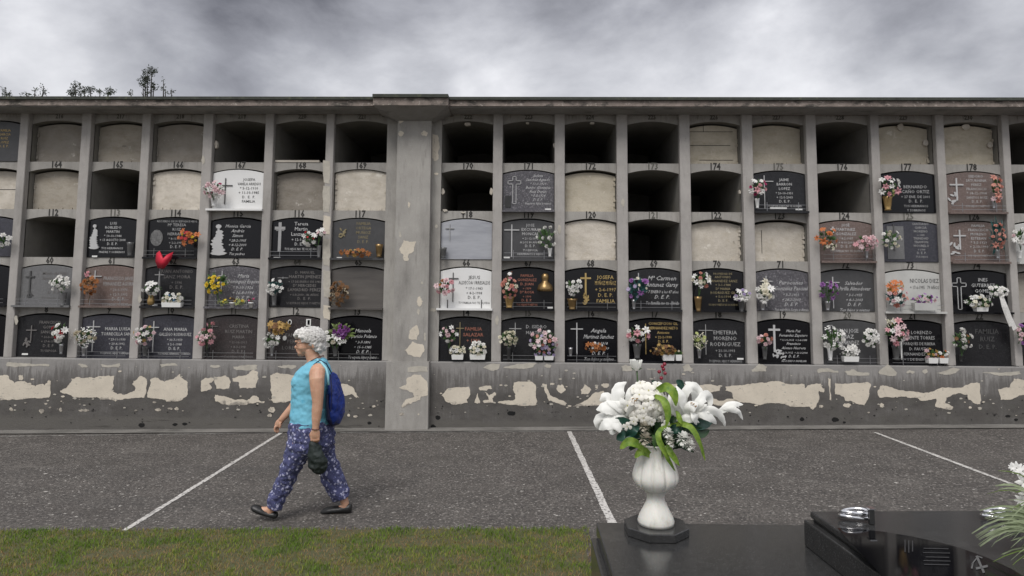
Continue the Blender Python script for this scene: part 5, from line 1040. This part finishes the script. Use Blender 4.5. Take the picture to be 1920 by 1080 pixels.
# ------------------------------------------------------------ bushes and trees behind the wall
m_bark=mat('bark',(.05,.045,.04),.9,.3,20); m_tl=mat('tree_leaf',(.03,.045,.02),.6,.5,9,trans=.2)
yt=5.2
def ZT(u,v_): return W(u,v_,yt)
def tree(sprays,uc_,lab,grp='trees behind the niche wall'):
    b0=ZT(uc_,170); root=empty('tree',(b0.x,yt,gz(b0.x)-.02),lab,'tree',grp); zb_=gz(b0.x)
    mt=MB(); mt.tube([(b0.x,yt,zb_-.1),(b0.x+.05,yt,zb_+2.0),(b0.x,yt,b0.z-1.2)],[.12,.09,.06],8)
    ml=MB(); rt_=random.Random(int(uc_))
    crown=Vector((b0.x,yt,b0.z-1.2))
    for (u,v_,ru,rv,nl) in sprays:
        c=ZT(u,v_); k=(ZT(u+10,v_)-ZT(u,v_)).length/10
        bt=ZT(u+(u-uc_)*-.15,198); 
        mt.tube([crown,bt,c.lerp(bt,.4),c+Vector((0,0,rv*k*.8))],[.04,.02,.012,.005],5)
        for i in range(nl):
            a=rt_.uniform(0,6.28); q=rt_.random()**.6; p=c+Vector((ru*k*q*math.cos(a),rt_.uniform(-1,1)*ru*k*.6,rv*k*q*math.sin(a)))
            if i%5==0: mt.tube([c+(p-c)*.1-Vector((0,0,rv*k*.3)),p],[.006,.003],4,False)
            for j in range(5):
                d=Vector((rt_.uniform(-1,1),rt_.uniform(-1,1),rt_.uniform(-.7,1))).normalized()*rt_.uniform(.03,.06); s_=p+Vector((rt_.uniform(-.04,.04),0,rt_.uniform(-.04,.04)))
                ml.blade([s_,s_+d*.5,s_+d],[.002,.009,.001],nrm=(rt_.uniform(-1,1),-1,rt_.uniform(-1,1)),cup=.2)
    # hidden lower crown
    for i in range(220):
        p=crown+Vector((rt_.gauss(0,.5),rt_.gauss(0,.5),rt_.uniform(-.6,1.0))); d=Vector((rt_.uniform(-1,1),rt_.uniform(-1,1),rt_.uniform(-1,1))).normalized()*.09
        if p.z>b0.z-.35: continue
        ml.blade([p,p+d*.5,p+d],[.005,.02,.001],nrm=(0,-1,.2),cup=.2)
    mt.build('trunk',m_bark,root,True); ml.build('crown',m_tl,root)
tree([(10,168,5,6,6),(17,176,10,4,14),(50,178,14,5,8),(66,172,6,7,4),(82,168,6,8,6),(80,177,7,4,6)],40,'low sparse treetop peeking over the cornice at the far left')
tree([(140,165,8,10,26),(133,175,9,4,14),(158,170,9,8,20),(170,167,6,6,12),(188,172,10,5,12),(204,172,8,7,22),(150,176,22,4,20)],170,'ragged dark treetop peeking over the cornice, left of the tallest one')
tree([(276,147,12,16,34),(284,134,9,8,26),(272,150,9,7,22),(288,162,9,6,16),(268,160,8,5,12),(276,172,9,6,10)],276,'tallest dark leafy treetop rising above the cornice on the left')
tree([(306,158,3,12,4),(310,172,10,6,5),(322,172,5,7,4),(243,176,6,5,5)],312,'thin bare twigs over the cornice, right of the tallest treetop')
# ------------------------------------------------------------ person
yw=(G(515,972).y+G(632,966).y)/2
def PW(u,v_,d=0): return W(u,v_,yw+d)
kW=(PW(590,800)-PW(580,800)).length/10
who=empty('person',Vector((PW(583,960).x,yw,gz(PW(583,960).x))),'grey-haired person walking left in turquoise top and blue patterned trousers','person')
def loft(mbx,secs,n=20):
    "secs: (u,v,half width px, half depth m, dy)"
    rings=[]
    for (u,v_,hw,hd,dy) in secs:
        c=PW(u,v_,dy); rings.append([(c.x+hw*kW*math.cos(2*math.pi*i/n),c.y+hd*math.sin(2*math.pi*i/n),c.z) for i in range(n)])
    vs=[p for r in rings for p in r]; fs=[]
    for a in range(len(rings)-1):
        for i in range(n): fs.append((a*n+i,a*n+(i+1)%n,(a+1)*n+(i+1)%n,(a+1)*n+i))
    fs+=[tuple(range(n-1,-1,-1)),tuple(range((len(rings)-1)*n,len(rings)*n))]
    mbx.add(vs,fs)
def limb(mbx,pts,n=12,flat=1.0):
    mbx.tube([PW(p[0],p[1],p[2]) for p in pts],[p[3]*kW for p in pts],n,True,0,flat)
def elli(mbx,u,v_,dy,ru,rd,rv,n=14):
    c=PW(u,v_,dy); vs=[];fs=[]
    for j in range(n//2+1):
        t=math.pi*j/(n//2)
        for i in range(n):
            a=2*math.pi*i/n; s=max(math.sin(t),.02); vs.append((c.x+ru*kW*s*math.cos(a),c.y+rd*s*math.sin(a),c.z+rv*kW*math.cos(t)))
    for j in range(n//2):
        for i in range(n): fs.append((j*n+i,j*n+(i+1)%n,(j+1)*n+(i+1)%n,(j+1)*n+i))
    fs+=[tuple(range(n)),tuple(range((n//2)*n+n-1,(n//2)*n-1,-1))]
    mbx.add(vs,fs)
def skin(mbx,name,mt,vox,smo=3,parent=who,disp=None,trim=None):
    me=bpy.data.meshes.new(name); me.from_pydata(mbx.v,[],mbx.f); me.update()
    bm=bmesh.new(); bm.from_mesh(me); bmesh.ops.recalc_face_normals(bm,faces=bm.faces); bm.to_mesh(me); bm.free()
    o=bpy.data.objects.new(name,me); COL.objects.link(o)
    r=o.modifiers.new('r','REMESH'); r.mode='VOXEL'; r.voxel_size=vox
    s_=o.modifiers.new('s','SMOOTH'); s_.factor=.6; s_.iterations=smo
    dg=bpy.context.evaluated_depsgraph_get(); me2=bpy.data.meshes.new_from_object(o.evaluated_get(dg)); bpy.data.objects.remove(o)
    if disp:
        nrm=[v.normal.copy() for v in me2.vertices]
        for v,n_ in zip(me2.vertices,nrm): v.co+=n_*disp(v.co,n_)
    me2.materials.clear()
    return link(name,me2,parent,mt,True)
m_skin=mat('skin',(.60,.36,.245),.55,.12,22,c2=(.46,.25,.165),sss=.12,bump=.05,bscale=60)
m_shirt=mat('turquoise_cotton',(.17,.48,.63),.8,.10,10,bump=.25,bscale=120,speck=(24,.64,(.10,.40,.57)))
m_hairm=mat('grey_white_hair',(.80,.78,.75),.7,.22,60,bump=.9,bscale=160)
m_tr=mat('navy_trousers',(.06,.065,.155),.85,.3,9,bump=.3,bscale=90)
nt=m_tr.node_tree;N=nt.nodes;L=nt.links;b=N['Principled BSDF']; out=b.inputs['Base Color'].links[0].from_socket
geo=N.new('ShaderNodeNewGeometry')
for sc,rr,col,am in ((33,.37,(.46,.46,.62),.9),(60,.30,(.18,.20,.42),.8),(30,.20,(.06,.12,.10),.6)):
    vo=N.new('ShaderNodeTexVoronoi'); vo.inputs['Scale'].default_value=sc; wn=N.new('ShaderNodeTexNoise'); wn.inputs['Scale'].default_value=70; va=N.new('ShaderNodeVectorMath'); va.operation='MULTIPLY_ADD'; va.inputs[1].default_value=(.025,.025,.025); L.new(geo.outputs['Position'],wn.inputs['Vector']); L.new(wn.outputs['Color'],va.inputs[0]); L.new(geo.outputs['Position'],va.inputs[2]); L.new(va.outputs[0],vo.inputs['Vector'])
    mr=N.new('ShaderNodeMapRange'); mr.inputs['From Min'].default_value=rr; mr.inputs['From Max'].default_value=rr-.14; mr.inputs['To Max'].default_value=am; L.new(vo.outputs['Distance'],mr.inputs['Value'])
    mx=N.new('ShaderNodeMix'); mx.data_type='RGBA'; mx.inputs[7].default_value=(*col,1); L.new(mr.outputs[0],mx.inputs[0]); L.new(out,mx.inputs[6]); out=mx.outputs[2]
L.new(out,b.inputs['Base Color'])
m_bag=mat('blue_nylon',(.008,.03,.22),.45,.3,12,bump=.3,bscale=30); m_bagd=mat('navy_nylon',(.008,.01,.05),.5,.3,12); m_shoe=mat('black_shoe',(.012,.012,.012),.4,.4,30); m_pouch=mat('dark_pouch',(.010,.018,.016),.6,.5,10,bump=.6,bscale=40)
NA,FA=-.205,.20; NL,FL_=-.085,.085
# body: head, neck, trunk, arms, hands, legs, feet in one surface
m=MB()
elli(m,585,637,0,23.5,.077,22); elli(m,572,648,0,15.5,.066,17); elli(m,566,660,0,8,.045,8); elli(m,562.5,664,0,4.5,.022,4.5)
elli(m,558,640,0,4.2,.045,3.2); elli(m,555.2,651,0,3.6,.013,3.4); elli(m,557.5,646.5,0,3,.010,5); elli(m,558,656.5,0,2.7,.020,1.4); elli(m,558.6,659.3,0,2.6,.018,1.5); elli(m,566,652,-.045,5,.022,5); elli(m,566,652,.045,5,.022,5)
for s_ in (-1,1): elli(m,588,647,s_*.080,3.8,.010,7)
limb(m,[(582,655,0,13),(586,667,0,12.5),(591,680,0,14),(590,695,0,18)])
loft(m,[(592,676,12,.08,0),(591,684,20,.115,0),(588,695,25,.135,0),(585,712,27,.125,0),(584,735,27,.12,0),(583,765,27,.125,0),(584,800,32,.145,0),(583,830,35,.17,0),(583,845,26,.14,0)])
# near arm
limb(m,[(594,690,-.13,12),(595,697,-.172,15.5),(594,712,NA,14.5),(595,732,NA-.01,12.8),(595.5,748,NA-.012,11),(595.5,756,NA-.012,10.2),(594.5,768,NA-.012,10.2),(593,785,NA-.015,8.7),(592,798,NA-.015,6.8),(591.5,806,NA-.015,6.2)],14,.85)
# near hand: palm, four fingers curled inward, thumb
loft(m,[(591.5,804,6.2,.018,NA-.015),(591.5,810,8.2,.017,NA-.015),(591,817,9,.016,NA-.012),(591,821,8.4,.013,NA-.010)],14)
for i,(du,ln) in enumerate([(-6.6,1.0),(-2.3,1.08),(2.1,1.02),(6.0,.85)]):
    limb(m,[(591+du,819,NA-.010,2.5),(591+du*1.02,824.5*1 if 0 else 819+6.5*ln,NA-.012,2.35),(591+du,819+9.5*ln,NA+.006,2.2),(591+du*.95,819+8*ln,NA+.024,2.0),(591+du*.95,819+4*ln,NA+.030,1.7)],9)
limb(m,[(585.5,810,NA-.008,3),(582.5,815,NA-.002,2.7),(582.8,820,NA+.010,2.4),(585.5,823.5,NA+.020,2.0)],9)
# far arm, swung forward
limb(m,[(588,690,.13,12),(583,700,.17,15),(573,720,FA,13),(562,742,FA+.01,11.5),(556,755,FA+.01,10.5),(549,765,FA,9.5),(540,774,FA-.01,8),(531,783,FA-.02,6.3),(527,788,FA-.02,5.8)],14,.85)
limb(m,[(527,788,FA-.02,6),(523,793,FA-.02,7),(520.5,798,FA-.02,6.6),(519.5,800,FA-.02,5.5)],12,.45)
for i,(du,dd,ln) in enumerate([(-3.2,-.012,.9),(-1.4,-.002,1.0),(.8,.008,.95),(2.8,.016,.8)]):
    limb(m,[(519.8+du,799,FA-.02+dd,2.4),(518+du,799+6*ln,FA-.02+dd,2.2),(518.5+du,799+10*ln,FA-.02+dd,2.0),(521+du,799+13*ln,FA-.018+dd,1.6)],9)
limb(m,[(525,793,FA-.045,2.8),(525.5,798,FA-.05,2.5),(525,803,FA-.05,2.0)],9)
# legs
limb(m,[(566,830,NL,22),(553,862,NL,17),(543,885,NL,13),(530,915,NL,12),(516,942,NL,8),(509,953,NL,7.5),(505,962,NL,7)],12)
limb(m,[(509,953,NL,7),(500,957,NL,6.5),(488,957,NL,6.5),(478,953,NL,5)],12)
limb(m,[(600,830,FL_,22),(609,862,FL_,17),(618,885,FL_,13),(632,912,FL_,12),(644,932,FL_,8),(647,945,FL_,7.5),(647,953,FL_,7)],12)
limb(m,[(647,950,FL_,7),(636,955,FL_,6.5),(622,958,FL_,6),(610,960,FL_,4)],12)
skin(m,'body',m_skin,.0045,3)
# eyes, glasses
m_eye=mat('eye_dark',(.04,.03,.025),.2,.1)
for s_ in (-1,1):
    m=MB(); elli(m,560.5,644.5,s_*.030,2.0,.009,1.3,8); m.build('eye',m_eye,who,True)
m=MB()
for s_ in (-1,1):
    c=PW(556.8,645,s_*.033); pts=[(c.x+.005*math.cos(t)*0,c.y+.022*math.cos(t),c.z+.015*math.sin(t)) for t in [i*math.pi/8 for i in range(17)]]; m.tube(pts,.0018,5,False)
    m.tube([PW(557,643.5,s_*.055),PW(570,642.5,s_*.072),PW(584,644,s_*.086)],.0022,5)
m.tube([PW(556,644,-.011),PW(555.5,643,0),PW(556,644,.011)],.0018,5); m.build('glasses',mat('spectacle_frame',(.03,.018,.012),.4,.1),who)
# brows and mouth line
m=MB(); limb(m,[(557,641,-.018,.6),(559,639.6,-.034,.9),(563,640.5,-.052,.6)],6); limb(m,[(557,641,.018,.6),(559,639.6,.034,.9),(563,640.5,.052,.6)],6); m.build('eyebrow',mat('grey_brow',(.3,.28,.25),.8,.2),who)
m=MB(); limb(m,[(556.2,658,-.016,.45),(555.5,658,0,.55),(556.2,658,.016,.45)],6); m.build('mouth_line',mat('lip_line',(.30,.10,.08),.6,.1),who)
# hair
m=MB(); elli(m,587,633,0,23.5,.096,20.5); elli(m,575,627,0,18,.088,13); elli(m,564,625,0,11,.075,8.5); elli(m,598,643,0,13.5,.088,18); elli(m,602,652,0,8.5,.078,9); elli(m,590,640,-.055,11,.040,12); elli(m,590,640,.055,11,.04,12); elli(m,581,634,-.055,9,.035,8); elli(m,557,629,0,5,.055,5.5)
def curl(co,n_):
    w_=co*34; 
    return .014*noise.noise(w_)+.0045*noise.noise(co*85)+.0045*math.sin(co.x*180+6*noise.noise(co*22))*abs(n_.z*.5+.5)
skin(m,'hair',m_hairm,.004,4,disp=curl)
m=MB(); rh=random.Random(2)
for i in range(900):
    a=rh.uniform(0,6.28); t=rh.uniform(.05,1.75)
    u=585+25*math.sin(t)*math.cos(a)*1.0; dy=-.098*math.sin(t)*abs(math.sin(a))*rh.choice((1,1,1,-1)); v_=634-21*math.cos(t)
    if u<572 and v_>633: continue
    if u<580 and v_>641: continue
    p=PW(u,v_,dy); c0=PW(585,640,0); n_=(p-c0).normalized(); tg=Vector((rh.uniform(-1,1),rh.uniform(-.6,.6),rh.uniform(-1,.2))); tg=(tg-n_*tg.dot(n_)).normalized()
    m.blade([p-tg*.012,p+n_*.006,p+tg*.012+n_*.004,p+tg*.021-n_*.001],[.0012,.0028,.0024,.0003],nrm=tuple(n_),cup=.3)
m.build('hair_curls',m_hairm,who)
# shirt
def fold(amp,fx=30,fz=55,lo=None):
    def f_(co,n_): return amp*noise.noise(Vector((co.x*fx*.5+co.z*9,co.y*14,co.z*fz*.5)))+amp*.5*noise.noise(co*38)
    return f_
m=MB()
loft(m,[(600,671,9,.060,0),(597,678,17,.115,0),(592,687,25,.150,0),(589,697,32,.165,0),(586,707,35,.160,0),(584,718,37,.158,0),(583.5,730,36,.152,0),(583.5,745,35.5,.150,0),(583.5,760,36,.155,0),(583,778,37,.165,0),(583,797,38.5,.178,0)],26)
elli(m,558,716,-.075,12,.07,12); elli(m,558,716,.075,12,.07,12)
sh=skin(m,'sleeveless_top',m_shirt,.006,3,disp=fold(.008,24,40))
# neckline and shoulder binding
m_bind=mat('top_binding',(.30,.62,.72),.8,.1)
m=MB(); limb(m,[(594,675,-.128,2.0),(602,679,-.135,2.2),(611,690,-.158,2.2),(615,704,-.170,2.2),(616,722,-.172,2.0)],8)
m.build('shoulder_binding',m_bind,who,True)
# trousers
m=MB()
loft(m,[(583,788,38,.178,0),(584,800,41,.184,0),(584,815,42,.19,0),(584,830,41,.19,0),(582,843,37,.17,0),(581,850,28,.13,0)],24)
limb(m,[(570,822,NL,25),(562,840,NL,24),(554,856,NL,21.5),(547,872,NL,19),(540,890,NL,17.5),(530,910,NL,16.5),(522,928,NL,15.5),(516,944,NL,14.5),(514,953,NL,14)],16)
limb(m,[(598,822,FL_,25),(604,840,FL_,23),(608,856,FL_,21.5),(614,872,FL_,20.5),(621,890,FL_,20),(629,907,FL_,19.5),(636,922,FL_,19),(641,934,FL_,17)],16)
skin(m,'trousers',m_tr,.006,3,disp=fold(.017,26,34))
# shoes
def shoe(pts,dy,name='shoe'):
    m=MB(); limb(m,[(p[0],p[1],dy,p[2]) for p in pts],12,1.05); return m
m=MB()
def shoesec(m,lst,dy):
    rings=[];n=14
    for (u,v_,hh_,hw) in lst:
        c=PW(u,v_,dy); rings.append([(c.x,c.y+hw*math.cos(2*math.pi*i/n),c.z+hh_*kW*max(-.62,math.sin(2*math.pi*i/n))) for i in range(n)])
    vs=[p for r in rings for p in r]; fs=[(a*n+i,a*n+(i+1)%n,(a+1)*n+(i+1)%n,(a+1)*n+i) for a in range(len(rings)-1) for i in range(n)]
    fs+=[tuple(range(n-1,-1,-1)),tuple(range((len(rings)-1)*n,len(rings)*n))]; m.add(vs,fs)
shoesec(m,[(471.5,951,3,.020),(476,953,7,.036),(484,956,8,.043),(492,959,7.5,.043),(500,962.5,6.5,.038),(508,965,6.5,.034),(515,966.5,7.5,.032),(520,967,6.5,.024)],NL)
m.box(*[0]*6) if 0 else None
skin(m,'shoe',m_shoe,.004,2)
m=MB(); shoesec(m,[(602,960,3,.020),(607,959,6.5,.036),(616,957.5,7.5,.043),(626,956,7.5,.043),(636,955.5,7,.038),(646,954.5,8.5,.034),(655,954,10,.032),(659,954,8.5,.024)],FL_)
skin(m,'shoe',m_shoe,.004,2)
# bracelet and neck cord
m=MB(); c=PW(592,804,NA-.015); m.tube([(c.x+.030*math.cos(t),c.y+.027*math.sin(t),c.z-.002*math.cos(t)) for t in [i*math.pi/8 for i in range(17)]],.0028,6,False)
m.build('bracelet',mat('dark_bracelet',(.10,.02,.015),.4,.2),who)
m=MB(); limb(m,[(575,682,-.06,1),(586,675,-.085,1),(598,669,-.07,1),(606,667,-.03,1.2),(607,668,.02,1.2)],6); m.build('neck_cord',m_bind if 0 else mat('brown_cord',(.10,.03,.02),.6,.2),who)
# backpack (worn, rests on the person)
bp=empty('drawstring_backpack',PW(630,794,0),'bright blue drawstring backpack on the walking person','backpack')
m=MB(); loft(m,[(622,699,3,.03,0),(624,708,6,.09,0),(627,722,9,.125,0),(630,740,11,.14,0),(631,758,12.5,.145,0),(632,774,12,.14,0),(630,786,10,.12,0),(630,794,7,.08,0)],20)
skin(m,'bag_body',m_bag,.006,3,bp,fold(.012,26,20))
m=MB(); loft(m,[(623,735,5,.1455,0),(624,760,7,.152,0),(626,782,10.5,.14,0),(629,794.5,8.5,.09,0),(630,796,5,.05,0)],18); skin(m,'bag_panel',m_bagd,.006,3,bp)
for pts in ([(622,700,-.08,1),(612,682,-.125,1),(600,675,-.135,1.1),(588,684,-.155,1.1)],[(622,700,.08,1),(612,682,.125,1),(600,675,.135,1.1)],[(620,772,-.16,1),(622,735,-.16,1),(620,702,-.13,1)]):
    m=MB(); limb(m,pts,6); m.build('cord',m_bagd,bp)
pc=empty('dark_pouch',PW(594,824,NA+.01),'dark soft cap or pouch dangling from the walking person\'s hand','pouch')
m=MB(); loft(m,[(590,820,4,.010,NA+.012),(589,827,8,.028,NA+.012),(590,838,12,.04,NA+.012),(592,850,15,.05,NA+.012),(595,864,17.5,.055,NA+.012),(597,875,17,.05,NA+.012),(599,884,12,.035,NA+.012),(600,888,5,.015,NA+.012)],18)
skin(m,'pouch_body',m_pouch,.005,2,pc,fold(.014,40,40))
